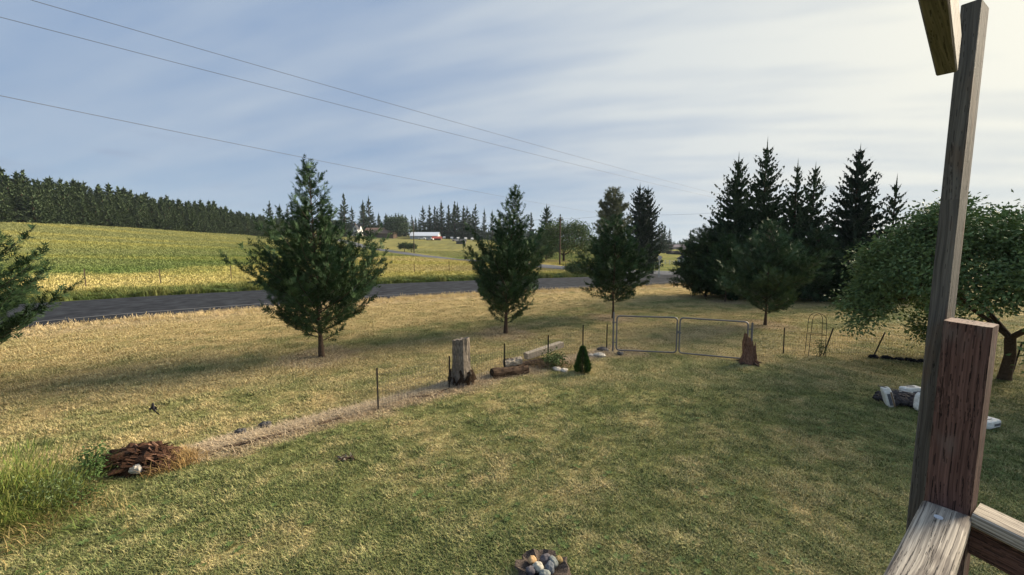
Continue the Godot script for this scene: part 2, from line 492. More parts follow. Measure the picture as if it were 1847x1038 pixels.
func line_sheet(line: PackedVector2Array, off: float, wide: float, lift: float) -> Shape:
	var s := Shape.new()
	var last := []
	for i in line.size():
		var d := (line[mini(i + 1, line.size() - 1)] - line[maxi(i - 1, 0)]).normalized()
		var side := Vector2(-d.y, d.x)
		var cur := []
		for e in [off - wide, off + wide]:
			var p: Vector2 = line[i] + side * e
			cur.append(Vector3(p.x, maxf(hgt(p.x, p.y), hgt(line[i].x, line[i].y) - 0.3) + lift, p.y))
		if last: s.quad(last[0], last[1], cur[1], cur[0])
		last = cur
	return s

# ---------------------------------------------------------------- grass
func tuft(blades: int, spread: float, tall: float, wide: float, lean: float, seed_: int, heads := false, vary := 1.0) -> ArrayMesh:
	var r := RandomNumberGenerator.new()
	r.seed = seed_
	var s := Shape.new()
	for i in blades:
		var a := r.randf() * TAU
		var q := sqrt(r.randf()) * spread
		var p := Vector3(cos(a) * q, -0.01, sin(a) * q)
		var b := r.randf() * TAU
		var l := tall * r.randf_range(0.5, 1.15)
		var tilt := lean * r.randf_range(0.2, 1.2)
		var d := Vector3(cos(b) * sin(tilt), cos(tilt), sin(b) * sin(tilt))
		var side := Vector3(-sin(b), 0, cos(b)) * wide * r.randf_range(0.6, 1.2)
		var k := 1.0 + vary * r.randf_range(-0.4, 0.45)
		s.col = Color(k * r.randf_range(0.9, 1.15), k, k * r.randf_range(0.75, 1.1))
		if r.randf() < 0.22 * vary: s.col = Color(1.6, 1.4, 1.4)
		var mid := p + d * l * 0.55
		var tip := mid + (d + Vector3(cos(b), -0.25, sin(b)) * lean * 0.8).normalized() * l * 0.5
		s.quad(p - side, p + side, mid + side * 0.75, mid - side * 0.75)
		s.tri(mid - side * 0.75, mid + side * 0.75, tip)
		if heads and r.randf() < 0.5:
			s.col = Color(1.0 + 0.45 * vary, 1.0 + 0.25 * vary, 1.0 + 0.1 * vary)
			s.quad(tip - side * 1.5, tip + side * 1.5, tip + d * l * 0.22 + side, tip + d * l * 0.22 - side)
	return s.mesh()
func scatter(called: String, label: String, category: String, mesh: Mesh, mt: Material, spots: Array):
	var mm := MultiMesh.new()
	mm.transform_format = MultiMesh.TRANSFORM_3D
	mm.use_colors = true
	mm.mesh = mesh
	mm.instance_count = spots.size()
	for i in spots.size():
		var s: Array = spots[i]
		mm.set_instance_transform(i, Transform3D(Basis(Vector3.UP, s[2]).scaled(Vector3(s[3], s[4], s[3])), s[0]))
		mm.set_instance_color(i, s[1])
	var o := MultiMeshInstance3D.new()
	o.multimesh = mm
	o.material_override = mt
	o.name = numbered(called)
	add_child(o)
	tag(o, label, category, "", "stuff")
func build_grass():
	var blade := leaf_mat(0.75, 0.3)
	var near := []
	var mid := []
	var rough := []
	var d0 := 3.0
	for i in 150000:
		var d := d0 * pow(34.0 / d0, rng.randf())
		var x := rng.randf_range(-1.35 * d - 1.5, 1.35 * d + 1.5)
		var z := -d
		var s := road_side(x, z)
		if s > -4.85: continue
		var c := ground_at(x, z)
		var k := rng.randf_range(0.75, 1.3)
		c = c.lerp(STRAW if rng.randf() < 0.35 else GREEN, rng.randf() * 0.42)
		var size := rng.randf_range(0.7, 1.2)
		var o := outside(x, z)
		if o > 0.15: size *= 1.15
		size *= 1.0 + 0.5 * noise_b.get_noise_2d(x * 1.6 + 30.0, z * 1.6)
		var spot := [on(x, z), Color(c.r * k, c.g * k, c.b * k), rng.randf() * TAU, size, size * rng.randf_range(0.7, 1.2)]
		if d < 10.0: near.append(spot)
		else: mid.append(spot)
	scatter("lawn_grass", "short mown grass of the lawn, green with straw patches", "grass", tuft(13, 0.065, 0.08, 0.0048, 1.0, 3), blade, near)
	scatter("lawn_grass", "mown yellowing grass beyond and around the wire fence", "grass", tuft(26, 0.15, 0.07, 0.006, 0.95, 4), blade, mid)
	# dry unmown fringe along the near kerb of the road
	for i in 9000:
		var t := rng.randf()
		var k := int(t * (main_line.size() - 2))
		var p := main_line[k].lerp(main_line[k + 1], rng.randf())
		if p.x < -40.0 or p.x > 34.0: continue
		var d := (main_line[k + 1] - main_line[k]).normalized()
		var q := p + Vector2(-d.y, d.x) * (4.95 + absf(rng.randfn(0.0, 0.55)))
		var c := PALE.lerp(STRAW, rng.randf()) * rng.randf_range(0.9, 1.25)
		rough.append([on(q.x, q.y), c, rng.randf() * TAU, rng.randf_range(0.6, 1.1), rng.randf_range(0.35, 1.0) * (1.35 if rng.randf() < 0.06 else 1.0)])
	scatter("roadside_grass", "dry straw coloured grass fringe along the near edge of the road", "grass", tuft(16, 0.12, 0.21, 0.006, 0.5, 6, true, 0.5), blade, rough)
	# weeds of the far ditch
	var weeds := []
	for i in 16000:
		var k := rng.randi() % (main_line.size() - 1)
		var p := main_line[k].lerp(main_line[k + 1], rng.randf())
		if p.x < -60.0 or p.x > 14.0: continue
		var d := (main_line[k + 1] - main_line[k]).normalized()
		var off := 4.9 + absf(rng.randfn(0.0, 1.6))
		var q := p - Vector2(-d.y, d.x) * off
		var b := noise_b.get_noise_2d(q.x * 0.6, q.y * 0.6)
		var c := Color(0.105, 0.155, 0.045).lerp(Color(0.23, 0.24, 0.08), clampf(0.35 + b * 1.6 + rng.randfn(0, 0.2), 0, 1))
		weeds.append([on(q.x, q.y), c * rng.randf_range(0.8, 1.2), rng.randf() * TAU, rng.randf_range(0.8, 1.5), clampf(0.75 + b * 0.9, 0.35, 1.3) * rng.randf_range(0.6, 1.1)])
	scatter("ditch_weeds", "tall green weeds and grasses along the far side of the road", "weeds", tuft(22, 0.20, 0.55, 0.010, 0.5, 8), blade, weeds)
	# standing hay across the road
	var hay := []
	for i in 90000:
		var d := 26.0 * pow(150.0 / 26.0, rng.randf())
		var x := rng.randf_range(-1.35 * d, 0.18 * d + 2.0)
		var s := road_side(x, -d)
		if s < 7.2 or x < -98.0: continue
		var c := ground_at(x, -d)
		if side_gap(x, -d) < 6.5: continue
		var k := rng.randf_range(0.92, 1.1)
		var sc := rng.randf_range(0.8, 1.3) * (1.0 + d * 0.006)
		hay.append([on(x, -d), Color(c.r * k, c.g * k, c.b * k), rng.randf() * TAU, sc, rng.randf_range(0.5, 0.9)])
	scatter("hayfield_grass", "standing yellow and green hay on the slope across the road", "grass", tuft(22, 0.42, 0.40, 0.016, 0.4, 9, true, 0.2), blade, hay)

# ---------------------------------------------------------------- trees
func bark_mat() -> Material:
	if not mats.has("bark"): mats["bark"] = mottle_mat(Color(0.19, 0.155, 0.13), Color(0.40, 0.34, 0.29), 61, 3.0, 0.03, 0.95, Vector3(2.5, 0.5, 2.5), 0.8)
	return mats["bark"]
func twig_mat() -> Material:
	if not mats.has("twig"): mats["twig"] = plain_mat(0.060, 0.050, 0.036)
	return mats["twig"]
func needle_mat() -> Material:
	if not mats.has("needle"): mats["needle"] = leaf_mat(0.75, 0.06)
	return mats["needle"]
func broadleaf_mat() -> Material:
	if not mats.has("broadleaf"): mats["broadleaf"] = leaf_mat(0.6, 0.16)
	return mats["broadleaf"]

# one feathery spray: a short stem with scale-leaf fingers on both sides
func spray(s: Shape, at: Vector3, dir: Vector3, flat: Vector3, l: float, leaf: float, r: RandomNumberGenerator, steps := 4):
	var side := dir.cross(flat).normalized()
	for i in steps:
		var t := (i + 0.3) / steps
		var p := at + dir * l * t
		for e in [-1.0, 1.0]:
			var a := r.randf_range(0.45, 0.95)
			var d: Vector3 = (dir * cos(a) + side * e * sin(a) + flat * r.randf_range(-0.35, 0.35)).normalized()
			var w := d.cross(flat + Vector3(r.randf_range(-0.4, 0.4), 0, r.randf_range(-0.4, 0.4))).normalized() * leaf * 0.145
			var ll := leaf * (1.5 - 0.6 * t) * r.randf_range(0.75, 1.2)
			s.tri(p - w, p + w, p + d * ll)
	var w2 := side * leaf * 0.16
	var b := at + dir * l * 0.8
	s.tri(b - w2, b + w2, at + dir * (l + leaf * 0.5))

# form: list of [start height share, tip radius in metres, tip rise in metres]
func form_at(form: Array, u: float) -> Vector2:
	for i in form.size() - 1:
		if u <= form[i + 1][0]:
			var t: float = (u - form[i][0]) / (form[i + 1][0] - form[i][0])
			return Vector2(lerpf(form[i][1], form[i + 1][1], t), lerpf(form[i][2], form[i + 1][2], t))
	return Vector2(form[-1][1], form[-1][2])
func cypress(label: String, at: Vector3, tall: float, form: Array, seed_: int, branches: int, leaf := 0.13, bare := 0.42, group := "young cypresses planted in a row along the road", lean := Vector2.ZERO, dark := Color(0.022, 0.047, 0.022), fresh := Color(0.072, 0.122, 0.052), shoot := 1.0) -> Node3D:
	var r := RandomNumberGenerator.new()
	r.seed = seed_
	var t := thing("cypress_tree", label, "tree", at, 0.0, group)
	var tr := Shape.new()
	var pts := []
	var rad := []
	for i in 9:
		var u := i / 8.0
		pts.append(Vector3(lean.x * u * u + r.randfn(0, 0.015), u * tall * 0.97 - 0.06 * (1 if i == 0 else 0), lean.y * u * u + r.randfn(0, 0.015)))
		rad.append(lerpf(0.085, 0.010, pow(u, 0.6)) * tall / 6.2 * (1.35 if i == 0 else 1.0))
	tr.tube(pts, rad, 9)
	obj("trunk", tr.mesh(), bark_mat(), t)
	var s := Shape.new()
	var wood := Shape.new()
	for b in branches:
		var u := pow((b + r.randf()) / branches, 0.92)
		var y0 := bare + (tall - bare) * u * 0.985
		var ft := form_at(form, u) * Vector2(1.13, 1.0)
		var az := b * 2.39996 + r.randfn(0, 0.35)
		var k := 0.58 + 0.46 * r.randf() + 0.42 * pow(r.randf(), 4.0)
		var out := Vector3(cos(az), 0, sin(az))
		var q := y0 / tall
		var p0 := Vector3(lean.x * q * q, y0, lean.y * q * q)
		var tip := p0 + out * ft.x * k + Vector3.UP * ft.y * k * r.randf_range(0.8, 1.15)
		var mid := p0.lerp(tip, 0.5) + out * ft.x * 0.10 - Vector3.UP * ft.y * 0.10
		var ln := p0.distance_to(mid) + mid.distance_to(tip)
		var last := p0
		var seg := [p0]
		for i in range(1, 6):
			var e := i / 5.0
			seg.append(p0.lerp(mid, e).lerp(mid.lerp(tip, e), e))
		wood.tube(seg, [0.022 * k, 0.018, 0.014, 0.010, 0.007, 0.003], 3, false)
		var tone := r.randf()
		var count := int(clampf(ln / 0.075, 3, 34))
		if u > 0.78: count = maxi(2, count / 2)
		for i in count + 1:
			var e := 0.10 + 0.88 * (i + r.randf()) / count
			if i == count: e = 1.0
			var p := p0.lerp(mid, e).lerp(mid.lerp(tip, e), e)
			var dir := (mid - p0).lerp(tip - mid, e).normalized()
			var fan := dir.cross(Vector3.UP).normalized() * (1.0 if r.randf() < 0.5 else -1.0)
			var roll := (fan + dir.cross(fan).normalized() * r.randfn(0.0, 0.45)).normalized()
			var ld := (dir * r.randf_range(0.55, 1.0) + roll * 0.8 + Vector3.UP * 0.15).normalized()
			if i == count: ld = dir
			# side shoot, shorter towards the branch's end, with feathery sprays along it
			var ll := (0.08 + 0.36 * ln * (1.04 - e)) * r.randf_range(0.55, 1.15) * shoot
			if i == count: ll = 0.22 * shoot
			ll = minf(ll, 0.75)
			var num := maxi(2, int(ll / (0.068 * leaf / 0.12)))
			for j in num:
				var t2 := (j + 0.6) / num
				var q2 := p + ld * ll * t2 + Vector3.UP * ll * 0.15 * t2 * t2
				var roll2 := Vector3(r.randfn(0, 1), r.randfn(0, 1), r.randfn(0, 1)).normalized()
				var sd := (ld + roll2 * 0.55 + Vector3.UP * 0.12).normalized()
				var flat := roll2.cross(sd).normalized()
				var g := clampf(tone * 0.4 + r.randf() * 0.45 + 0.3 * t2 - 0.15, 0.0, 1.0)
				s.col = dark.lerp(fresh, g) * r.randf_range(0.75, 1.25)
				spray(s, q2, sd, flat, leaf * r.randf_range(0.8, 1.5), leaf * r.randf_range(0.6, 1.05), r, 3)
	# the thin nodding leader
	for i in 10:
		var e := i / 10.0
		s.col = fresh
		var p := Vector3(lean.x + 0.05 * sin(e * 4.0), tall * (0.9 + 0.1 * e), lean.y)
		spray(s, p, Vector3(cos(i * 2.4) * 0.7, 0.75, sin(i * 2.4) * 0.7).normalized(), Vector3(sin(i * 2.4), 0, -cos(i * 2.4)), 0.16 * (1.1 - e), leaf * 0.8, r, 3)
	obj("branches", wood.mesh(), twig_mat(), t)
	obj("crown", s.mesh(), needle_mat(), t)
	return t

# spruce or fir: tiers of flat boughs, gaps between them
func spruce(called: String, label: String, at: Vector3, tall: float, wide: float, seed_: int, tiers: int, per: int, twig: float, droop: float, dark: Color, fresh: Color, group := "", bare := 0.03, power := 0.85, tops := 1, density := 1.0, open_top := 0.0) -> Node3D:
	var r := RandomNumberGenerator.new()
	r.seed = seed_
	var t := thing(called, label, "tree", at, 0.0, group)
	var tr := Shape.new()
	var s := Shape.new()
	for top in tops:
		var off := Vector3.ZERO if tops == 1 else Vector3((top - 0.5) * wide * 0.34, 0, (top - 0.5) * 0.3)
		var th := tall * (1.0 - 0.03 * top)
		tr.tube([off * 0.2 + Vector3(0, -0.1, 0), off * 0.7 + Vector3(0, th * 0.3, 0), off + Vector3(0, th * 0.7, 0), off + Vector3(0, th, 0)], [0.02 * tall, 0.014 * tall, 0.007 * tall, 0.012], 7)
		for i in tiers:
			var u := (i + r.randf_range(-0.3, 0.3)) / tiers
			u = clampf(u, 0.0, 0.985)
			var y := th * (bare + (1.0 - bare) * u)
			var reach := wide * pow(1.0 - u, power) * (0.9 + 0.1 * u)
			if u < 0.12: reach *= 0.75 + u * 2.0
			var num := maxi(3, int(per * (1.0 - u * 0.55)))
			var trunk_at := off * clampf(y / th + 0.2, 0.2, 1.0) + Vector3(0, y, 0)
			for b in num:
				if r.randf() < (0.06 if u < 0.5 else 0.06 + (u - 0.5) * 0.8 * open_top): continue
				var base := trunk_at + Vector3(0, r.randfn(0, 0.55) * th / tiers, 0)
				var az := TAU * (b + r.randf() * 0.8) / num + i * 1.3
				var l := reach * clampf(r.randfn(0.92, 0.17), 0.45, 1.3) + 0.12
				var lift := lerpf(-droop, 0.95, pow(u, 1.8)) + r.randfn(0, 0.10)
				var out := Vector3(cos(az), lift, sin(az)).normalized()
				var side := Vector3(-sin(az), 0, cos(az))
				var tone := r.randf()
				var n := maxi(4, int(l / twig * 2.6 * density))
				for k in n:
					var e := 0.08 + 0.95 * (k + r.randf()) / n
					var p := base + out * l * e + Vector3.UP * (l * 0.16 * e * e * (1.0 if u < 0.8 else 0.2)) - Vector3.UP * l * 0.10 * sin(e * PI)
					for sg in [-1.0, 1.0]:
						var tl: float = (twig * 0.62 + l * 0.26 * (1.0 - e)) * r.randf_range(0.6, 1.2) * lerpf(1.0, 0.42, u)
						var d: Vector3 = (out * r.randf_range(0.5, 1.1) + side * sg * r.randf_range(0.4, 1.0) + Vector3.UP * r.randf_range(-0.45, 0.12)).normalized()
						s.col = dark.lerp(fresh, clampf(0.5 * tone + 0.5 * r.randf(), 0, 1)) * r.randf_range(0.8, 1.2)
						var w := d.cross(Vector3.UP).normalized() * twig * 0.22
						var hang := Vector3.UP * -twig * r.randf_range(0.12, 0.4)
						var q := p + d * tl * 0.5
						s.tri(p - w * 0.6, q + w + hang * 0.3, p + d * tl)
						s.tri(p + w * 0.6, p + d * tl, q - w + hang)
						s.tri(p, q + hang * 1.6 - w * 0.5, p + d * tl * 0.9 + Vector3.UP * twig * 0.12)
						if e < 0.75: s.tri(p + w, p + hang * 2.6 + d * tl * 0.3, q - w * 0.6)
				s.col = fresh
				var e2 := base + out * l + Vector3.UP * l * 0.16 * (1.0 if u < 0.8 else 0.2)
				s.tri(e2 - side * twig * 0.12, e2 + side * twig * 0.12, e2 + out * twig * 0.7)
		# leader and its candles
		s.col = fresh
		for k in 3:
			var a3 := k * PI / 3.0
			var w3 := Vector3(cos(a3), 0, sin(a3)) * twig * 0.30
			s.tri(off + Vector3(0, th * 0.87, 0) - w3, off + Vector3(0, th * 0.87, 0) + w3, off + Vector3(0, th * 1.07, 0))
		for k in 14:
			var a := k * 2.1
			var y2 := th * (0.90 + 0.13 * k / 14.0)
			var d2 := Vector3(cos(a), 0.7, sin(a)).normalized()
			var p2 := off + Vector3(0, y2, 0)
			var w2 := Vector3(-sin(a), 0, cos(a)) * twig * 0.14
			s.tri(p2 - w2, p2 + w2, p2 + d2 * twig * (0.75 - 0.04 * k))
	obj("trunk", tr.mesh(), bark_mat(), t)
	obj("crown", s.mesh(), needle_mat(), t)
	return t

# broadleaf: a forking frame with leaves about the ends of its twigs
func grow(wood: Shape, tips: Array, p: Vector3, d: Vector3, l: float, rad: float, depth: int, r: RandomNumberGenerator, spread: float, up: float):
	var q := p + d * l * 0.5 + Vector3(r.randfn(0, 0.05), r.randfn(0, 0.04), r.randfn(0, 0.05)) * l
	var e := p + d * l
	wood.tube([p, q, e], [rad, rad * 0.82, rad * 0.66], 6 if depth > 2 else 4, false)
	if depth <= 1: tips.append([e, d]); tips.append([q, d])
	if depth == 0: return
	var n := 3 if r.randf() < 0.65 else 2
	if depth >= 4: n = 4
	for k in n:
		var a := TAU * (k + r.randf() * 0.7) / n
		var side := d.cross(Vector3(0.3, 0.2, 0.9)).normalized()
		var o := side * cos(a) + d.cross(side) * sin(a)
		var nd := (d + o * spread * r.randf_range(0.6, 1.25) + Vector3.UP * up).normalized()
		grow(wood, tips, e, nd, l * r.randf_range(0.62, 0.85), rad * 0.62, depth - 1, r, spread, up)
func leaf_cloud(s: Shape, tips: Array, per: int, radius: float, leaf: float, dark: Color, fresh: Color, r: RandomNumberGenerator, flat := 1.0):
	for t in tips:
		var tone := r.randf()
		for k in per:
			var o := Vector3(r.randfn(0, 1), r.randfn(0, 0.8) * flat, r.randfn(0, 1)) * radius * 0.55
			var p: Vector3 = t[0] + o
			var d := (o.normalized() + Vector3(r.randfn(0, 0.6), r.randfn(-0.25, 0.5), r.randfn(0, 0.6))).normalized()
			var w := d.cross(Vector3(r.randfn(0, 1), r.randfn(0.6, 1), r.randfn(0, 1))).normalized()
			var l := leaf * r.randf_range(0.7, 1.25)
			s.col = dark.lerp(fresh, clampf(tone * 0.5 + r.randf() * 0.5, 0, 1)) * r.randf_range(0.85, 1.15)
			var fold := w.cross(d) * l * 0.12
			s.quad(p, p + d * l * 0.45 + w * l * 0.27 + fold, p + d * l, p + d * l * 0.45)
			s.quad(p, p + d * l * 0.45, p + d * l, p + d * l * 0.45 - w * l * 0.27 + fold)
func broadleaf(called: String, label: String, at: Vector3, trunk: float, rad: float, limb: float, depth: int, per: int, radius: float, leaf: float, dark: Color, fresh: Color, seed_: int, spread := 0.85, up := 0.12, group := "") -> Node3D:
	var r := RandomNumberGenerator.new()
	r.seed = seed_
	var t := thing(called, label, "tree", at, 0.0, group)
	var wood := Shape.new()
	var s := Shape.new()
	var tips := []
	wood.tube([Vector3(0, -0.1, 0), Vector3(0.02, trunk * 0.12, 0), Vector3(0.05, trunk * 0.6, 0.03), Vector3(0.03, trunk, 0)], [rad * 1.35, rad * 1.05, rad * 0.92, rad * 0.9], 10, false)
	for k in 4:
		var a := TAU * (k + r.randf() * 0.5) / 4
		grow(wood, tips, Vector3(0.03, trunk, 0), Vector3(cos(a) * 0.8, 0.75, sin(a) * 0.8).normalized(), limb, rad * 0.62, depth, r, spread, up)
	leaf_cloud(s, tips, per, radius, leaf, dark, fresh, r)
	obj("trunk", wood.mesh(), bark_mat(), t)
	obj("crown", s.mesh(), broadleaf_mat(), t)
	return t

func build_near_trees():
	var vase := [[0.0, 0.7, 0.45], [0.06, 1.35, 0.95], [0.14, 1.95, 1.5], [0.28, 1.85, 1.55], [0.40, 1.15, 1.2], [0.52, 0.66, 0.75], [0.66, 0.46, 0.5], [0.80, 0.32, 0.32], [0.92, 0.2, 0.2], [1.0, 0.06, 0.15]]
	var first := cypress("largest young cypress, the leftmost whole tree, in front of the road", on(-6.15, -12.85), 5.95, vase, 401, 112, 0.125, 0.5, "young cypresses planted in a row along the road", Vector2(-0.12, 0))
	cypress("young cypress cut off by the left edge of the picture", on(-13.75, -9.7), 5.6, vase, 407, 105, 0.125, 0.4)
	var slim := [[0.0, 0.45, 0.4], [0.08, 1.05, 0.9], [0.18, 1.6, 1.4], [0.32, 1.5, 1.55], [0.44, 0.92, 1.15], [0.56, 0.6, 0.7], [0.7, 0.55, 0.5], [0.82, 0.3, 0.3], [1.0, 0.05, 0.15]]
	cypress("young cypress with a thin nodding tip, behind the tall grey stump", on(-0.25, -16.4), 5.6, slim, 411, 105, 0.125, 0.35, "young cypresses planted in a row along the road", Vector2(0.42, 0))
	var squat := [[0.0, 0.9, 0.25], [0.1, 1.5, 0.6], [0.25, 1.6, 1.0], [0.5, 1.15, 1.0], [0.75, 0.6, 0.6], [1.0, 0.12, 0.15]]
	cypress("young cypress with a bare trunk behind the left gate post", on(5.0, -19.9), 4.75, squat, 421, 92, 0.135, 0.75)
	cypress("broad young cypress in front of the dark spruces, right of the gate", on(11.5, -18.25), 4.5, [[0.0, 0.75, 0.35], [0.1, 1.5, 0.8], [0.25, 1.8, 1.2], [0.5, 1.15, 0.9], [0.75, 0.55, 0.5], [1.0, 0.12, 0.15]], 431, 100, 0.135, 0.45, "young cypresses planted in a row along the road", Vector2.ZERO, Color(0.034, 0.066, 0.034), Color(0.100, 0.155, 0.075))
	cypress("smaller young cypress at the left foot of the dark spruces", on(13.7, -25.9), 4.0, [[0.0, 0.8, 0.3], [0.15, 1.3, 0.6], [0.4, 1.0, 0.8], [0.75, 0.45, 0.5], [1.0, 0.1, 0.15]], 441, 90, 0.15, 0.5)
	var d := Color(0.027, 0.049, 0.029)
	var f := Color(0.057, 0.092, 0.046)
	var g := "dark conifers in the grove on the right"
	spruce("spruce_tree", "spruce with a thin bare leader, leftmost tall tree of the grove", on(15.3, -28.2), 9.3, 3.1, 501, 36, 13, 0.34, 0.05, d, f, g, 0.06, 0.78, 1, 0.9, 1.0)
	spruce("spruce_tree", "tallest spruce of the grove, second from the left", on(17.6, -28.9), 10.4, 3.3, 502, 38, 13, 0.34, 0.02, d, f, g, 0.04, 0.78, 1, 0.9, 1.0)
	spruce("spruce_tree", "twin-topped pale spruce in the middle of the grove", on(20.2, -28.6), 9.0, 3.0, 503, 34, 11, 0.32, 0.0, Color(0.030, 0.054, 0.030), Color(0.074, 0.115, 0.058), g, 0.04, 0.9, 2, 0.75, 1.0)
	spruce("spruce_tree", "darkest spruce with wide drooping tiers, right of the middle of the grove", on(22.7, -27.3), 9.6, 3.1, 504, 36, 14, 0.36, 0.12, Color(0.020, 0.035, 0.025), Color(0.041, 0.063, 0.041), g, 0.04, 0.8, 1, 1.0, 0.5)
	spruce("spruce_tree", "slender open spruce at the right end of the grove", on(26.1, -28.2), 7.9, 2.3, 505, 26, 9, 0.32, 0.03, d, f, g, 0.05, 0.95, 1, 0.8, 0.8)
	cypress("dense round evergreen at the left end of the grove beside the road", on(13.6, -28.4), 4.6, [[0.0, 1.5, 0.25], [0.2, 1.9, 0.5], [0.5, 1.7, 0.7], [0.8, 1.0, 0.6], [1.0, 0.3, 0.2]], 511, 120, 0.2, 0.15, g, Vector2.ZERO, Color(0.030, 0.057, 0.029), Color(0.068, 0.108, 0.043))
	for k in [[17.4, -26.8, 4.2, 521, "low bushy evergreen at the foot of the tallest spruce"], [19.8, -26.5, 4.4, 522, "low bushy evergreen behind the broad cypress"], [22.3, -26.0, 3.6, 523, "low bushy evergreen skirting the darkest spruce"], [24.8, -26.6, 3.2, 524, "low bushy evergreen at the right foot of the grove"]]:
		cypress(k[4], on(k[0], k[1]), k[2], [[0.0, 1.7, 0.1], [0.2, 1.8, 0.35], [0.5, 1.4, 0.6], [0.8, 0.8, 0.5], [1.0, 0.2, 0.2]], k[3], 85, 0.22, 0.1, g, Vector2.ZERO, Color(0.027, 0.051, 0.028), Color(0.057, 0.092, 0.041))
	broadleaf("apple_tree", "leafy apple tree behind the deck post, branches spreading over the lawn", on(13.3, -10.7), 1.15, 0.12, 1.18, 5, 32, 0.31, 0.115, Color(0.060, 0.108, 0.048), Color(0.190, 0.255, 0.095), 601, 0.92, 0.03)

func build_far_trees():
	var d := Color(0.030, 0.051, 0.029)
	var f := Color(0.062, 0.095, 0.049)
	# plantation wood along the top of the hayfield
	var gp := "plantation conifers along the top of the hayfield"
	var lp := "plantation conifer in the dense dark wood above the hayfield"
	var kinds := []
	for k in 4:
		kinds.append(spruce("plantation_conifer", lp, Vector3.ZERO, 10.0, 2.5, 700 + k, 20, 11, 0.62, 0.02, Color(0.046, 0.076, 0.041), Color(0.111, 0.151, 0.075), gp, 0.0, 0.95))
	var used := 0
	for row in 5:
		var z := -66.0 + row * 0.9
		while z > -205.0:
			var x := -101.0 - row * 3.4 + rng.randfn(0, 0.5) - (0.0 if z > -150 else (z + 150) * 0.03)
			var p := on(x, z + rng.randfn(0, 0.4))
			var sz := (0.66 + minf(row, 2) * 0.17) * rng.randf_range(0.9, 1.14)
			if z < -158.0: sz *= 0.82
			var turn := rng.randf() * TAU
			if used < 4:
				kinds[used].position = p; kinds[used].rotation.y = turn; kinds[used].scale = Vector3(1.75, 1, 1.75) * sz
			else:
				copy(kinds[rng.randi() % 4], lp, p, turn, Vector3(1.75, 1, 1.75) * sz, gp)
			used += 1
			z -= rng.randf_range(1.7, 2.5) * (1.0 + row * 0.18)
	# tall firs about the farm: [x, z, height, width, label]
	var gf := "tall firs behind the farm"
	var tall := []
	for k in 4:
		tall.append(spruce("fir_tree", "", Vector3.ZERO, 20.0, 4.4, 720 + k, 17, 8, 1.2, 0.2, d, f, gf, 0.06, 0.9))
	var back := "distant fir in the wood behind the white farmhouse"
	var row_label := "tall dark fir in the tight clump behind the metal-roofed barn"
	var spots := [[-135.0, -230.0, 17.8, back], [-135.0, -240.0, 17.1, back], [-122.5, -230.0, 17.4, back], [-114.4, -225.0, 16.2, back], [-128.5, -236.0, 15.5, back], [-118.0, -233.0, 14.0, back], [-107.0, -232.0, 16.0, back], [-101.0, -229.0, 18.0, back],
		[-96.7, -238.0, 23.6, back], [-94.5, -262.0, 21.5, back], [-93.0, -268.0, 24.5, back], [-98.0, -272.0, 19.4, back], [-104.0, -268.0, 18.0, back], [-110.0, -266.0, 19.0, back], [-94.5, -280.0, 15.1, back], [-92.1, -285.0, 15.1, back], [-97.3, -300.0, 14.5, back], [-85.8, -280.0, 14.8, back], [-75.1, -266.0, 14.5, back], [-75.7, -275.0, 14.5, back], [-74.8, -290.0, 14.2, back], [-72.9, -300.0, 14.7, back], [-81.0, -283.0, 13.6, back], [-88.0, -290.0, 14.6, back], [-68.0, -290.0, 13.5, back], [-64.5, -285.0, 12.5, back], [-78.5, -296.0, 14.8, back],
		[-58.3, -270.0, 20.1, row_label], [-54.9, -275.0, 20.9, row_label], [-50.6, -270.0, 20.1, row_label], [-46.6, -272.0, 24.0, "tallest fir of the tight clump behind the metal-roofed barn"], [-42.7, -278.0, 21.7, row_label], [-37.5, -270.0, 23.2, row_label], [-36.3, -275.0, 23.3, row_label], [-31.8, -272.0, 21.4, row_label], [-30.5, -280.0, 21.7, row_label], [-23.8, -268.0, 22.2, "broad fir at the right end of the tight clump behind the barn"], [-40.0, -282.0, 20.0, row_label], [-44.0, -286.0, 20.0, row_label], [-52.0, -286.0, 19.0, row_label], [-27.0, -284.0, 19.0, row_label], [-34.0, -288.0, 20.0, row_label], [-48.0, -280.0, 18.0, row_label], [-56.5, -282.0, 17.0, row_label], [-28.0, -274.0, 17.0, row_label],
		[-18.1, -270.0, 20.4, "first of three separate slim firs right of the fir clump"], [-13.2, -275.0, 20.0, "middle one of three separate slim firs right of the fir clump"], [-7.9, -270.0, 19.8, "last of three separate slim firs, half behind the second cypress"],
		[11.7, -250.0, 17.7, "lone pale fir on the skyline right of the second cypress"], [18.7, -160.0, 13.8, "small fir top showing behind the utility pole"],
		[71.6, -200.0, 13.5, "left fir of the distant clump right of the double spruce"], [71.1, -195.0, 14.3, "tallest fir of the distant clump right of the double spruce"], [76.2, -205.0, 12.9, "right fir of the distant clump right of the double spruce"], [68.5, -202.0, 11.0, "low fir in the distant clump beside the double spruce"],
		[88.3, -230.0, 12.2, "slim lone fir standing right of the distant clump"], [78.3, -180.0, 10.5, "small tree against the sky just left of the grove"]]
	used = 0
	for s in spots:
		var sc: float = s[2] / 20.0
		var wd := sc * rng.randf_range(1.1, 1.5)
		if s[3].contains("slim"): wd *= 0.75
		var o: Node3D
		if used < 4:
			o = tall[used]; o.set_meta("label", s[3]); o.position = on(s[0], s[1]); o.scale = Vector3(wd, sc, wd)
		else:
			o = copy(tall[rng.randi() % 4], s[3], on(s[0], s[1]), rng.randf() * TAU, Vector3(wd, sc, wd), gf)
		used += 1
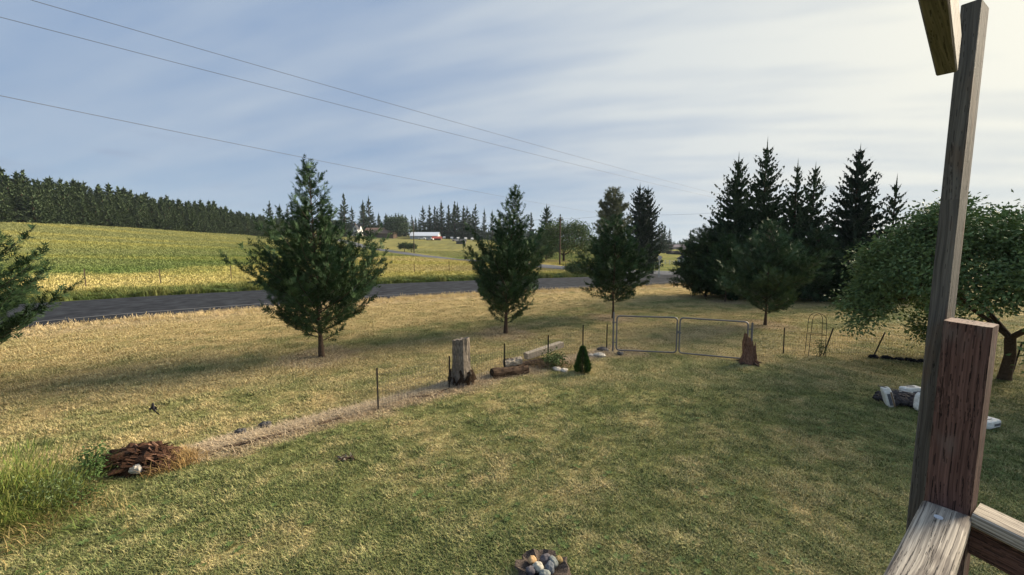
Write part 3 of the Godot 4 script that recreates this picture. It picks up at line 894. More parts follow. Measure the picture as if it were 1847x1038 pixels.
	# trees along the side road
	spruce("spruce_tree", "double-topped dark spruce across the road, behind the third cypress", on(21.0, -66), 12.9, 3.5, 741, 26, 12, 0.55, 0.10, Color(0.023, 0.038, 0.028), Color(0.046, 0.068, 0.043), "", 0.03, 0.55, 2)
	var pale := cypress("thin-crowned pale tree rising behind the third cypress", on(14.7, -60), 11.6, [[0.0, 1.6, 1.2], [0.3, 2.3, 2.0], [0.6, 1.6, 1.7], [0.85, 0.8, 0.8], [1.0, 0.2, 0.3]], 751, 58, 0.34, 2.5, "", Vector2.ZERO, Color(0.10, 0.12, 0.075), Color(0.21, 0.22, 0.14), 0.75)
	pale.name = "pale_tree"; pale.remove_meta("group")
	spruce("spruce_tree", "ragged dark conifer beside the utility pole", on(7.7, -92), 12.2, 2.6, 742, 20, 9, 0.6, 0.05, d, f, "", 0.25, 0.5)
	broadleaf("maple_tree", "round dark green broadleaf tree beside the utility pole", on(10.6, -84), 1.4, 0.25, 2.45, 4, 15, 1.05, 0.34, Color(0.054, 0.092, 0.032), Color(0.115, 0.162, 0.052), 752, 0.9, 0.05)
	broadleaf("maple_tree", "low bushy tree under the ragged conifer beside the pole", on(5.2, -86), 0.8, 0.2, 1.5, 4, 10, 0.8, 0.34, Color(0.051, 0.086, 0.032), Color(0.108, 0.151, 0.052), 753, 0.9, 0.05)
	broadleaf("maple_tree", "huge dark round tree beside the brown-roofed barn", on(-69.1, -245), 3.0, 0.5, 3.4, 4, 9, 1.5, 0.8, Color(0.035, 0.062, 0.032), Color(0.070, 0.105, 0.049), 754, 0.9, 0.05)
	broadleaf("maple_tree", "rounded tree left of the white farmhouse", on(-104.0, -243), 2.0, 0.4, 2.6, 4, 8, 1.3, 0.8, Color(0.041, 0.068, 0.032), Color(0.081, 0.116, 0.049), 755, 0.9, 0.05)
	broadleaf("field_tree", "left one of the two small trees in the far pasture", on(-36.6, -139), 0.9, 0.1, 0.8, 3, 12, 0.6, 0.35, Color(0.041, 0.070, 0.029), Color(0.078, 0.115, 0.043), 756)
	broadleaf("field_tree", "right pointed one of the two small trees in the far pasture", on(-33.9, -138), 0.8, 0.1, 0.7, 3, 12, 0.5, 0.35, Color(0.041, 0.070, 0.029), Color(0.078, 0.115, 0.043), 757, 0.5, 0.3)
	broadleaf("roadside_bush", "leafy bush at the far road edge left of the third cypress", on(7.0, -45.5), 0.2, 0.06, 0.5, 3, 14, 0.45, 0.16, Color(0.041, 0.074, 0.029), Color(0.095, 0.135, 0.043), 758, 0.9, 0.0)
	# far woods that read as one mass
	var s := Shape.new()
	var r := RandomNumberGenerator.new()
	r.seed = 91
	for k in 900:
		var z := -r.randf_range(560, 640)
		var x := r.randf_range(-0.55, 0.45) * -z
		var y := hgt(x, z)
		var h := r.randf_range(13, 22) * (1.0 if x < 60 else 0.55)
		var w := h * r.randf_range(0.16, 0.24)
		s.col = d.lerp(f, r.randf()) * 0.9
		for q in 5:
			var a := q * TAU / 5 + r.randf()
			for tier in 4:
				var yb := y + h * tier * 0.2
				var ww := w * (1.0 - tier * 0.22)
				s.tri(Vector3(x + cos(a) * ww, yb + r.randf_range(-0.5, 0.8), z + sin(a) * ww), Vector3(x + cos(a + 1.25) * ww, yb + r.randf_range(-0.5, 0.8), z + sin(a + 1.25) * ww), Vector3(x, yb + h * 0.42, z))
	var wood := obj("distant_wood", s.mesh(), needle_mat())
	tag(wood, "hazy strip of far woods along the skyline", "wood", "", "stuff")
	s = Shape.new()
	for k in 700:
		var z := -r.randf_range(900, 1100)
		var x := r.randf_range(-0.1, 0.9) * -z
		var y := hgt(x, z)
		var h := r.randf_range(7, 15)
		var w := h * 0.4
		s.col = d.lerp(f, r.randf())
		for q in 5:
			var a := q * TAU / 5
			s.tri(Vector3(x + cos(a) * w, y, z + sin(a) * w), Vector3(x + cos(a + 1.3) * w, y, z + sin(a + 1.3) * w), Vector3(x, y + h, z))
	wood = obj("distant_wood", s.mesh(), needle_mat())
	tag(wood, "low dark band of trees at the foot of the blue hills", "wood", "", "stuff")
	# blue hills
	s = Shape.new()
	var prev := []
	for i in 140:
		var a := lerpf(-0.9, 1.3, i / 139.0)
		var dist := 2450.0
		var top := 22.0 + noise_a.get_noise_2d(i * 0.55, 3.0) * 26.0 + noise_a.get_noise_2d(i * 2.3, 9.0) * 7.0
		var p := Vector3(sin(a) * dist, -12, -cos(a) * dist)
		var cur := [p, p * 1.01 + Vector3(0, top * 0.6, 0), p * 1.03 + Vector3(0, top + 12, 0), p * 1.05 + Vector3(0, -14, 0)]
		if prev:
			for k in 3: s.quad(prev[k], cur[k], cur[k + 1], prev[k + 1])
		prev = cur
	struct("hills", s.mesh(), plain_mat(0.05, 0.075, 0.05, 1.0), "low blue hills on the horizon")

# ---------------------------------------------------------------- fence, gates and what lies along them
func steel() -> Material:
	if not mats.has("steel"): mats["steel"] = plain_mat(0.030, 0.028, 0.026, 0.6, 0.3)
	return mats["steel"]
func zinc() -> Material:
	if not mats.has("zinc"): mats["zinc"] = plain_mat(0.17, 0.175, 0.185, 0.5, 0.5)
	return mats["zinc"]
func wire_mat() -> Material:
	if not mats.has("wire"): mats["wire"] = plain_mat(0.11, 0.105, 0.10, 0.6, 0.4)
	return mats["wire"]
func t_post(h: float, lean: Vector2) -> ArrayMesh:
	var s := Shape.new()
	var up := Vector3(lean.x, 1.0, lean.y).normalized()
	var b := Basis(Vector3.RIGHT.slide(up).normalized(), up, Vector3.RIGHT.slide(up).normalized().cross(up))
	s.box(up * (h * 0.5 - 0.05), Vector3(0.036, h + 0.1, 0.006), b)
	s.box(up * (h * 0.5 - 0.05) + b.z * 0.017, Vector3(0.006, h + 0.098, 0.028), b)
	for k in 7:
		s.box(up * (0.12 + k * (h - 0.2) / 6.0) - b.z * 0.007, Vector3(0.016, 0.012, 0.008), b)
	return s.mesh()
func wire_run(s: Shape, pts: Array, origin: Vector3, h: float, rows: int, gap: float, thick: float):
	for i in pts.size() - 1:
		var a: Vector3 = pts[i]
		var b: Vector3 = pts[i + 1]
		var l := a.distance_to(b)
		var n := int(l / gap)
		for k in rows:
			var y := 0.03 + h * k / (rows - 1.0)
			var sag := Vector3(0, -0.012 * l, 0)
			s.tube([a - origin + Vector3(0, y, 0), a.lerp(b, 0.5) - origin + Vector3(0, y, 0) + sag, b - origin + Vector3(0, y, 0)], [thick, thick, thick], 3, false)
		for k in n:
			var t := (k + 0.5) / n
			var p := a.lerp(b, t) - origin - Vector3(0, 0.012 * l * 4.0 * t * (1.0 - t), 0)
			s.tube([p + Vector3(0, 0.02, 0), p + Vector3(0, h + 0.03, 0)], [thick * 0.9, thick * 0.9], 3, false)
func build_fences():
	var runs := [
		["low wire fence on dark steel posts, left of the gates", [[-2.95, -8.66, 0.96, 0.0], [-1.59, -9.99, 0.86, 0.02], [-0.21, -11.15, 0.90, 0.0], [1.11, -12.3, 0.88, 0.01], [2.38, -13.41, 0.98, 0.0], [3.28, -13.82, 0.92, 0.0]], 0.78],
		["low wire fence with leaning steel posts, right of the gates", [[9.13, -13.41, 0.88, -0.02], [10.28, -13.15, 0.95, 0.28], [11.86, -13.06, 0.85, 0.38], [14.34, -11.36, 0.9, 0.18], [16.4, -10.2, 0.9, 0.0]], 0.74]]
	for f in runs:
		var first := on(f[1][0][0], f[1][0][1])
		var t := thing("wire_fence", f[0], "fence", first)
		var pts := []
		for p in f[1]:
			var at := on(p[0], p[1])
			pts.append(at)
			obj("post", t_post(p[2], Vector2(p[3], 0)), steel(), t).position = at - first
		if f[1].size() == 5: pts.push_front(on(7.55, -12.5))
		var w := Shape.new()
		wire_run(w, pts, first, f[2], 9, 0.075, 0.0022)
		var o := obj("wire_mesh", w.mesh(), wire_mat(), t)
		o.set_meta("kind", "stuff")
	# field fence across the road
	var fp := [[-41.0, -16.5], [-34.5, -21.5], [-28.0, -26.5], [-26.7, -30.8], [-24.5, -35.3], [-19.4, -38.8], [-14.0, -42.0], [-10.3, -42.8], [-6.9, -45.1], [-4.2, -47.0], [1.5, -49.5], [7.0, -52.0]]
	fp = [[-41.0, -20.5], [-34.5, -24.0], [-28.6, -27.2], [-26.0, -30.0], [-23.3, -33.7], [-18.5, -37.6], [-14.0, -41.0], [-10.4, -43.3], [-7.0, -45.3], [-4.6, -47.6], [1.5, -50.5], [7.0, -53.0]]
	var o2 := on(fp[0][0], fp[0][1])
	var ft := thing("wire_fence", "thin wire fence on slim posts along the hayfield across the road", "fence", o2)
	var fpts := []
	var pm := t_post(1.35, Vector2(0.0, 0.0))
	for p in fp:
		fpts.append(on(p[0], p[1]))
		var po := obj("post", pm, mats_weathered(), ft)
		po.position = fpts[-1] - o2; po.scale = Vector3(1.7, rng.randf_range(0.95, 1.1), 1.7)
	var fw := Shape.new()
	for i in fpts.size() - 1:
		for y in [0.4, 0.8, 1.15]:
			fw.tube([fpts[i] - o2 + Vector3(0, y, 0), fpts[i + 1] - o2 + Vector3(0, y, 0)], [0.0025, 0.0025], 3, false)
	obj("strand_wire", fw.mesh(), wire_mat(), ft)
	# the pair of gates
	gate("left leaf of the galvanised chain-link double gate", on(3.56, -13.62), on(5.47, -13.28), false)
	gate("right leaf of the galvanised chain-link double gate, ending at the broken stump", on(5.55, -13.25), on(7.36, -12.50), true)
	for g in [[3.45, -13.64, 1.34, "left steel gate post carrying the chain-link gate"], [7.46, -12.45, 1.20, "right steel gate post rising behind the broken stump"]]:
		var t := thing("gate_post", g[3], "post", on(g[0], g[1]))
		var s := Shape.new()
		s.tube([Vector3(0, -0.1, 0), Vector3(0, g[2], 0)], [0.03, 0.03], 12)
		obj("pipe", s.mesh(), zinc(), t)
		s = Shape.new()
		s.tube([Vector3(0, g[2], 0), Vector3(0, g[2] + 0.02, 0), Vector3(0, g[2] + 0.045, 0)], [0.034, 0.033, 0.01], 12)
		obj("cap", s.mesh(), zinc(), t)
		for y in [0.3, 1.0]:
			s = Shape.new()
			s.tube([Vector3(0, y, 0), Vector3(0, y + 0.06, 0)], [0.036, 0.036], 12)
			s.box(Vector3(0.06 * (1 if g[0] < 5 else -1), y + 0.03, 0), Vector3(0.08, 0.03, 0.012))
			obj("hinge", s.mesh(), zinc(), t)
func mats_weathered() -> Material:
	if not mats.has("weathered"): mats["weathered"] = plain_mat(0.085, 0.065, 0.045, 0.9)
	return mats["weathered"]
func gate(label: String, a: Vector3, b: Vector3, latch: bool):
	var t := thing("chain_link_gate", label, "gate", a, atan2(-(b - a).z, (b - a).x), "leaves of the double gate")
	var w := Vector2(b.x - a.x, b.z - a.z).length()
	var lo := 0.07
	var hi := 1.25
	var r := 0.10
	var pts := []
	for c in [[w - r, hi - r, 0.0], [r, hi - r, 90.0], [r, lo + r, 180.0], [w - r, lo + r, 270.0]]:
		for k in 5:
			var g := deg_to_rad(c[2] + k * 22.5)
			pts.append(Vector3(c[0] + cos(g) * r, c[1] + sin(g) * r, 0))
	pts.append(pts[0])
	var rad := []
	for p in pts: rad.append(0.024)
	var s := Shape.new()
	s.tube(pts, rad, 8, false)
	obj("frame", s.mesh(), zinc(), t)
	s = Shape.new()
	var step := 0.085
	var x0 := 0.02
	var x1 := w - 0.02
	var y0 := lo + 0.02
	var y1 := hi - 0.02
	var k := x0 - (y1 - y0)
	while k < x1:
		var pa := Vector2(maxf(k, x0), y0 + maxf(x0 - k, 0.0))
		var pb := Vector2(minf(k + y1 - y0, x1), y0 + minf(y1 - y0, x1 - k))
		s.tube([Vector3(pa.x, pa.y, 0.002), Vector3(pb.x, pb.y, 0.002)], [0.002, 0.002], 3, false)
		s.tube([Vector3(pa.x, y1 + y0 - pa.y, -0.002), Vector3(pb.x, y1 + y0 - pb.y, -0.002)], [0.0014, 0.0014], 3, false)
		k += step
	var o := obj("chain_link", s.mesh(), wire_mat(), t)
	o.set_meta("kind", "stuff")
	if latch:
		s = Shape.new()
		s.box(Vector3(0.0, 0.75, 0.0), Vector3(0.09, 0.05, 0.05)); s.box(Vector3(-0.05, 0.77, 0.03), Vector3(0.05, 0.09, 0.012))
		obj("latch", s.mesh(), zinc(), t)

# a lying log, lumpy and ridged, ends closed
func rough_log(s: Shape, a: Vector3, b: Vector3, r0: float, r1: float, seed_: int, lump := 0.22):
	var nz := FastNoiseLite.new()
	nz.seed = seed_; nz.frequency = 1.0
	var d := (b - a).normalized()
	var side := d.cross(Vector3.UP).normalized()
	var up := side.cross(d)
	var rings := []
	for i in 15:
		var u := i / 14.0
		var row := PackedVector3Array()
		for k in 18:
			var g := TAU * k / 18
			var f := 1.0 + lump * (nz.get_noise_3d(cos(g) * 2.2, sin(g) * 2.2, u * 2.0) * 1.4 + nz.get_noise_3d(cos(g) * 6.0, sin(g) * 6.0, u * 3.0 + 9.0) * 0.7)
			var end := 0.03 * nz.get_noise_2d(cos(g) * 3.0 + 4.0, sin(g) * 3.0) * (1.0 if i == 0 or i == 14 else 0.0)
			row.append(a.lerp(b, u) + Vector3.UP * 0.02 * nz.get_noise_1d(u * 3.0 + 2.0) + (side * cos(g) + up * sin(g)) * lerpf(r0, r1, u) * f + d * end)
		rings.append(row)
	for i in 14:
		for k in 18:
			var m := (k + 1) % 18
			s.quad(rings[i][k], rings[i][m], rings[i + 1][m], rings[i + 1][k])
	for k in 18:
		var m := (k + 1) % 18
		s.tri(a + d * 0.02, rings[0][m], rings[0][k]); s.tri(b - d * 0.01, rings[14][k], rings[14][m])
# an upright snag of old wood, ragged at the top
func snag(s: Shape, h: float, r0: float, r1: float, seed_: int, jag: float, slope: Vector2, ridges := 0.16, hollow := 0.12):
	var nz := FastNoiseLite.new()
	nz.seed = seed_; nz.frequency = 1.0
	var segs := 26
	var rings := 16
	var grid := []
	for i in rings + 1:
		var row := PackedVector3Array()
		var u := i / float(rings)
		for k in segs:
			var a := TAU * k / segs
			var d := Vector2(cos(a), sin(a))
			var top := h * (1.0 + slope.dot(d)) + jag * nz.get_noise_2d(d.x * 2.6 + 7.0, d.y * 2.6) * 1.6
			var r := lerpf(r0, r1, pow(u, 0.6)) * (1.0 + ridges * nz.get_noise_3d(d.x * 4.0, u * 1.2, d.y * 4.0) * 1.7)
			if u < 0.3: r *= 1.0 + (0.3 - u) * 0.9 * maxf(0.0, nz.get_noise_2d(d.x * 1.7 + 20.0, d.y * 1.7) + 0.25)
			row.append(Vector3(d.x * r, -0.06 + (top + 0.06) * u, d.y * r))
		grid.append(row)
	for i in rings:
		for k in segs:
			var m := (k + 1) % segs
			s.quad(grid[i][k], grid[i + 1][k], grid[i + 1][m], grid[i][m])
	var c := Vector3(0, h * (1.0 - hollow), 0)
	for k in segs:
		var m := (k + 1) % segs
		s.tri(grid[rings][k], c + (grid[rings][k] - c) * 0.3 * Vector3(1, 0, 1), grid[rings][m])
		s.tri(c + (grid[rings][k] - c) * 0.3 * Vector3(1, 0, 1), c + (grid[rings][m] - c) * 0.3 * Vector3(1, 0, 1), grid[rings][m])
		s.tri(c + (grid[rings][k] - c) * 0.3 * Vector3(1, 0, 1), c, c + (grid[rings][m] - c) * 0.3 * Vector3(1, 0, 1))
func old_wood(key: String, lo: Color, hi: Color, stretch := Vector3(5, 0.7, 5)) -> Material:
	if not mats.has(key): mats[key] = mottle_mat(lo, hi, key.hash() % 1000, 1.0, 0.03, 0.95, stretch, 1.0)
	return mats[key]
func splinter(l: float, w: float, seed_: int) -> ArrayMesh:
	var r := RandomNumberGenerator.new()
	r.seed = seed_
	var s := Shape.new()
	var a := [Vector3(-l / 2, -w * 0.3, -w * 0.5), Vector3(-l / 2, w * 0.3, -w * 0.3), Vector3(-l * 0.45, w * 0.1, w * 0.5)]
	var b := [Vector3(l * 0.42, -w * 0.2, -w * 0.4), Vector3(l * 0.5, w * 0.22, -w * 0.1), Vector3(l * 0.36, w * 0.1, w * 0.35)]
	for p in [a, b]:
		for k in 3: p[k] += Vector3(r.randfn(0, 0.06) * l, r.randfn(0, 0.15) * w, r.randfn(0, 0.15) * w)
	for k in 3: s.quad(a[k], a[(k + 1) % 3], b[(k + 1) % 3], b[k])
	s.tri(a[0], a[2], a[1]); s.tri(b[0], b[1], b[2])
	return s.mesh()
func build_yard_wood():
	var nz := FastNoiseLite.new()
	nz.seed = 5; nz.frequency = 1.0
	var grey := old_wood("grey_wood", Color(0.24, 0.22, 0.20), Color(0.62, 0.58, 0.53), Vector3(6, 0.8, 6))
	var red := old_wood("red_wood", Color(0.24, 0.165, 0.13), Color(0.66, 0.52, 0.43), Vector3(6, 0.9, 6))
	var rot := old_wood("rotten_wood", Color(0.11, 0.080, 0.062), Color(0.38, 0.265, 0.20), Vector3(3, 6, 6))
	var pale := old_wood("pale_wood", Color(0.42, 0.38, 0.33), Color(0.80, 0.76, 0.69), Vector3(1.2, 5, 5))
	var dead := old_wood("dead_wood", Color(0.16, 0.125, 0.10), Color(0.40, 0.33, 0.27), Vector3(0.8, 5, 5))
	# the tall grey stump
	var t := thing("tree_stump", "tall weathered grey stump standing in the fence line", "stump", on(-1.32, -10.35))
	var s := Shape.new()
	snag(s, 1.22, 0.27, 0.215, 31, 0.018, Vector2(0.03, 0.02), 0.12, 0.02)
	obj("trunk", s.mesh(), grey, t)
	var cols := [Color(0.10, 0.06, 0.042)]
	var sp := [splinter(0.34, 0.10, 1), splinter(0.24, 0.08, 2), splinter(0.42, 0.07, 3), splinter(0.18, 0.06, 4), splinter(0.30, 0.05, 5)]
	var dark_rot := old_wood("dark_rot", Color(0.11, 0.085, 0.065), Color(0.30, 0.24, 0.19), Vector3(6, 1, 6))
	for k in 22:
		var a := k * 0.62 + 0.3
		var o := obj("bark_slab", sp[k % 5], dark_rot, t)
		o.position = Vector3(cos(a) * 0.31, rng.randf_range(0.08, 0.34), sin(a) * 0.31)
		o.rotation = Vector3(rng.randfn(0, 0.3), -a, PI / 2 + rng.randfn(0, 0.25))
	# broken stump at the gate
	t = thing("tree_stump", "broken reddish stump at the right end of the gates", "stump", on(7.32, -12.27))
	s = Shape.new()
	snag(s, 0.66, 0.22, 0.165, 47, 0.20, Vector2(-0.42, 0.05), 0.30, 0.45)
	obj("trunk", s.mesh(), red, t)
	for k in 7:
		var a := 2.2 + k * 0.35
		var o := obj("splinter", sp[k % 5], red, t)
		o.position = Vector3(cos(a) * 0.13, 0.72 + rng.randf_range(-0.12, 0.1), sin(a) * 0.13)
		o.rotation = Vector3(0, -a, PI / 2 + rng.randfn(0, 0.12))
	for k in 5:
		var a := k * 1.35
		var o := obj("root", sp[k % 3], dead, t)
		o.position = Vector3(cos(a) * 0.27, 0.03, sin(a) * 0.27); o.rotation = Vector3(0, -a, -0.15)
	# rotten heap at the left
	t = thing("rotten_stump", "crumbling heap of rotten brown stump wood at the end of the fence line", "stump", on(-6.12, -6.42))
	s = Shape.new()
	s.blob(Vector3(-0.08, 0.04, 0), Vector3(0.58, 0.25, 0.40), nz, 0.55, 2.4, 14, 24)
	s.blob(Vector3(0.38, 0.02, 0.02), Vector3(0.26, 0.17, 0.26), nz, 0.5, 2.6, 10, 16)
	obj("core", s.mesh(), rot, t)
	for k in 190:
		var a := rng.randf() * TAU
		var q := sqrt(rng.randf())
		var o := obj("wood_chunk", sp[k % 5], rot if k % 4 else red, t)
		o.position = Vector3(cos(a) * q * 0.66 - 0.02, 0.02 + 0.28 * sqrt(1.0 - q * q) * rng.randf_range(0.85, 1.0), sin(a) * q * 0.40)
		o.rotation = Vector3(rng.randfn(0, 0.3), rng.randfn(0.0, 0.45), rng.randfn(0.0, 0.22) - cos(a) * q * 0.55)
		o.scale = Vector3(1, 0.6, 0.7) * rng.randf_range(0.35, 0.8)
	s = Shape.new()
	s.blob(Vector3.ZERO, Vector3(0.10, 0.075, 0.06), nz, 0.7, 2.0, 6, 9)
	var stone := obj("pale_stone", s.mesh(), stone_mat("pale_stone", Color(0.55, 0.52, 0.48), Color(0.80, 0.78, 0.74)))
	stone.position = on(-5.93, -6.10, 0.10)
	tag(stone, "small pale jagged rock leaning on the rotten heap", "rock")
	# low remains in the lawn
	t = thing("stump_remains", "small patch of dark stump splinters sunk in the lawn", "stump", on(-2.84, -6.56))
	for k in 16:
		var o := obj("splinter", sp[k % 5], dead if k % 3 else grey, t)
		o.position = Vector3(rng.randfn(0, 0.08), 0.025 + rng.randf() * 0.03, rng.randfn(0, 0.05))
		o.rotation = Vector3(0, rng.randfn(0.3, 0.7), rng.randfn(0, 0.2)); o.scale = Vector3.ONE * 0.45
	# logs behind the fence
	t = thing("log", "dark rotting log with a hollow black end beside the tall stump", "log", on(-0.55, -10.85))
	s = Shape.new()
	rough_log(s, Vector3(0.0, 0.12, 0.0), Vector3(1.0, 0.10, -0.46), 0.145, 0.11, 141, 0.3)
	obj("shaft", s.mesh(), dead, t)
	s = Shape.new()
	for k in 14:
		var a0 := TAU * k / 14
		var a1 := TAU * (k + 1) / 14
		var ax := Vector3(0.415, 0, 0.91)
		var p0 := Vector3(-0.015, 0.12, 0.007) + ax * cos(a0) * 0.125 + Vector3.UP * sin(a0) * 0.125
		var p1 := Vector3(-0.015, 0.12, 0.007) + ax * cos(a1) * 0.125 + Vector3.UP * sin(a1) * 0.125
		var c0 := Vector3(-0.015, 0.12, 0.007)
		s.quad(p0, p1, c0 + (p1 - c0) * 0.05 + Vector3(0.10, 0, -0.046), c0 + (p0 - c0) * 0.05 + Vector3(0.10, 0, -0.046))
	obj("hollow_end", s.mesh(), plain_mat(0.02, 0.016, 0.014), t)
	t = thing("log", "short pale peeling log lying on the dark log", "log", on(-0.22, -11.22, 0.19))
	s = Shape.new()
	rough_log(s, Vector3(0, 0.12, 0), Vector3(0.48, 0.14, -0.18), 0.125, 0.11, 142, 0.2)
	obj("shaft", s.mesh(), pale, t)
	for k in 5:
		var o := obj("bark_flake", sp[3 + k % 2], dead, t)
		o.position = Vector3(0.08 + 0.08 * k, 0.245, -0.03 * k + rng.randfn(0, 0.03)); o.rotation = Vector3(0, 0.4, 0); o.scale = Vector3.ONE * 0.7
	t = thing("timber_beam", "pale squared timber resting on the logs behind the fence", "timber", on(0.42, -12.15, 0.16))
	s = Shape.new()
	s.timber(Vector3(0, 0.10, 0), Vector3(0.80, 0.10, -0.60), Vector3(0.60, 0, 0.80), 1.5, 0.20, 0.19, 0.012, 0.15)
	obj("beam", s.mesh(), pale, t)
	t = thing("log", "grey split log under the pale squared timber", "log", on(0.15, -11.7))
	s = Shape.new()
	rough_log(s, Vector3(0, 0.09, 0), Vector3(1.2, 0.09, -0.75), 0.10, 0.085, 143, 0.35)
	obj("shaft", s.mesh(), dead, t)
	# sticks in the straw strip
	var sticks := [[-4.6, -7.35, 0.9, 0.65, "longest grey stick lying in the straw strip near the rotten heap"], [-4.95, -7.05, 0.6, 0.5, "short dark stick beside the longest grey stick"], [-3.75, -8.05, 0.45, 0.8, "dark stick half way along the straw strip"], [-2.2, -9.4, 0.5, 0.3, "broken branch in the straw left of the tall stump"], [-1.75, -9.75, 0.4, 1.2, "pale twig leaning at the foot of the tall stump"]]
	for k in sticks:
		var st := thing("stick", k[4], "stick", on(k[0], k[1]), k[3])
		s = Shape.new()
		s.tube([Vector3(-k[2] / 2, 0.025, 0), Vector3(0, 0.04, 0.03), Vector3(k[2] / 2, 0.03, -0.02)], [0.03, 0.026, 0.014], 6)
		s.tube([Vector3(0.05, 0.04, 0.02), Vector3(0.2, 0.07, 0.12)], [0.013, 0.006], 5)
		obj("wood", s.mesh(), dead, st)
	for k in [[-5.25, -7.55, 0.09, "left grey stone in the dry grass behind the straw strip"], [-4.95, -7.85, 0.10, "right dark stone in the dry grass behind the straw strip"]]:
		s = Shape.new()
		s.blob(Vector3.ZERO, Vector3(1.2, 0.7, 0.9) * k[2], nz, 0.5, 1.8, 7, 10)
		var o := obj("field_stone", s.mesh(), stone_mat("grey_stone", Color(0.20, 0.19, 0.185), Color(0.46, 0.45, 0.44)))
		o.position = on(k[0], k[1], 0.04); tag(o, k[3], "stone", "loose stones by the fence")
func stone_mat(key: String, lo: Color, hi: Color) -> Material:
	if not mats.has(key): mats[key] = mottle_mat(lo, hi, key.hash() % 997, 4.0, 0.04, 0.85, Vector3.ONE, 0.5)
	return mats[key]
func build_yard_things():
	var nz := FastNoiseLite.new()
	nz.seed = 8; nz.frequency = 1.0
	# white stones by the gate
	for k in [[1.32, -11.62, 0.17, 0.055, "left flat white stone in front of the pale timber"], [1.52, -11.50, 0.15, 0.05, "right flat white stone in front of the pale timber"], [2.60, -13.05, 0.11, 0.06, "small white stone right of the little arborvitae"], [2.86, -13.05, 0.20, 0.09, "larger white stone at the foot of the left gate post"], [3.12, -13.75, 0.20, 0.10, "grey stone behind the left gate post"], [3.62, -13.30, 0.15, 0.07, "round grey stone under the left gate corner"]]:
		var s := Shape.new()
		s.blob(Vector3.ZERO, Vector3(k[2], k[3], k[2] * 0.7), nz, 0.45, 1.7, 8, 12)
		var white: bool = k[4].contains("white")
		var o := obj("field_stone", s.mesh(), stone_mat("white_stone", Color(0.58, 0.55, 0.50), Color(0.86, 0.83, 0.78)) if white else stone_mat("grey_stone", Color(0.20, 0.19, 0.185), Color(0.46, 0.45, 0.44)))
		o.position = on(k[0], k[1], k[3] * 0.5); o.rotation.y = k[2] * 30.0
		tag(o, k[4], "stone", "loose stones by the fence")
	# arborvitae
	var t := thing("arborvitae", "small bright green cone-shaped arborvitae in front of the fence", "shrub", on(2.02, -11.36))
	var s := Shape.new()
	var r := RandomNumberGenerator.new()
	r.seed = 66
	for k in 1200:
		var u := pow(r.randf(), 1.25)
		var y := 0.03 + u * 0.68
		var a := r.randf() * TAU
		var q := 0.235 * pow(1.0 - u, 0.8) * r.randf_range(0.55, 1.0) * (1.0 if u > 0.12 else 0.85)
		var d := Vector3(cos(a) * 0.55, 0.85, sin(a) * 0.55).normalized()
		s.col = Color(0.030, 0.066, 0.018).lerp(Color(0.078, 0.130, 0.032), r.randf()) * r.randf_range(0.8, 1.2)
		spray(s, Vector3(cos(a) * q, y, sin(a) * q), d, Vector3(-sin(a), 0.2, cos(a)).normalized(), 0.07, 0.055, r, 3)
	var w := Shape.new()
	w.tube([Vector3(0, -0.03, 0), Vector3(0, 0.6, 0)], [0.02, 0.006], 6)
	obj("stem", w.mesh(), bark_mat(), t)
	obj("foliage", s.mesh(), needle_mat(), t)
	# trellis
	t = thing("garden_trellis", "thin dark metal arch trellis standing at the fence", "trellis", on(9.98, -13.12), -0.25)
	for z in [-0.14, 0.14]:
		var pts := [Vector3(-0.24, -0.05, z), Vector3(-0.22, 0.6, z), Vector3(-0.20, 1.18, z)]
		for k in range(1, 8): pts.append(Vector3(-cos(PI * k / 8) * 0.20, 1.18 + sin(PI * k / 8) * 0.24, z * (1.0 - 0.25 * sin(PI * k / 8))))
		pts.append_array([Vector3(0.20, 1.18, z), Vector3(0.22, 0.6, z), Vector3(0.24, -0.05, z)])
		var rad := []
		for p in pts: rad.append(0.0075)
		s = Shape.new()
		s.tube(pts, rad, 6)
		obj("hoop", s.mesh(), steel(), t)
	for y in [0.32, 0.72, 1.10]:
		s = Shape.new()
		for z in [-0.14, 0.14]: s.tube([Vector3(-0.225, y, z), Vector3(0.225, y, z)], [0.006, 0.006], 5)
		for x in [-0.215, 0.215]: s.tube([Vector3(x, y, -0.14), Vector3(x, y, 0.14)], [0.006, 0.006], 5)
		obj("rung", s.mesh(), steel(), t)
	plant("rose_bush", "small leafy rose growing at the foot of the trellis", on(10.05, -13.0), 0.55, 60, 0.05, 71)
	# fire pit and its bags
	t = thing("fire_pit", "heap of dark grey stones between the white sacks", "fire pit", on(8.98, -9.10))
	var pm := []
	for k in 4:
		s = Shape.new()
		s.blob(Vector3.ZERO, Vector3(0.115, 0.075, 0.09), nz, 0.5, 1.6 + k * 0.3, 7, 10, Basis(), 0.8)
		pm.append(s.mesh())
	for k in 26:
		var a := k * 2.4
		var q := 0.36 * sqrt((k + 0.5) / 26.0)
		var o := obj("stone", pm[k % 4], stone_mat("dark_stone", Color(0.15, 0.145, 0.15), Color(0.36, 0.34, 0.34)), t)
		o.position = Vector3(cos(a) * q * 1.25, 0.05 + 0.10 * (1.0 - q / 0.36) + (k % 3) * 0.02, sin(a) * q)
		o.rotation = Vector3(rng.randfn(0, 0.3), a, rng.randfn(0, 0.3))
	var sack_paint := mottle_mat(Color(0.80, 0.78, 0.73), Color(0.95, 0.94, 0.91), 77, 2.0, 0.02, 0.6)
	var print_ink := plain_mat(0.12, 0.12, 0.13, 0.6)
	var brown := plain_mat(0.22, 0.145, 0.085, 0.9)
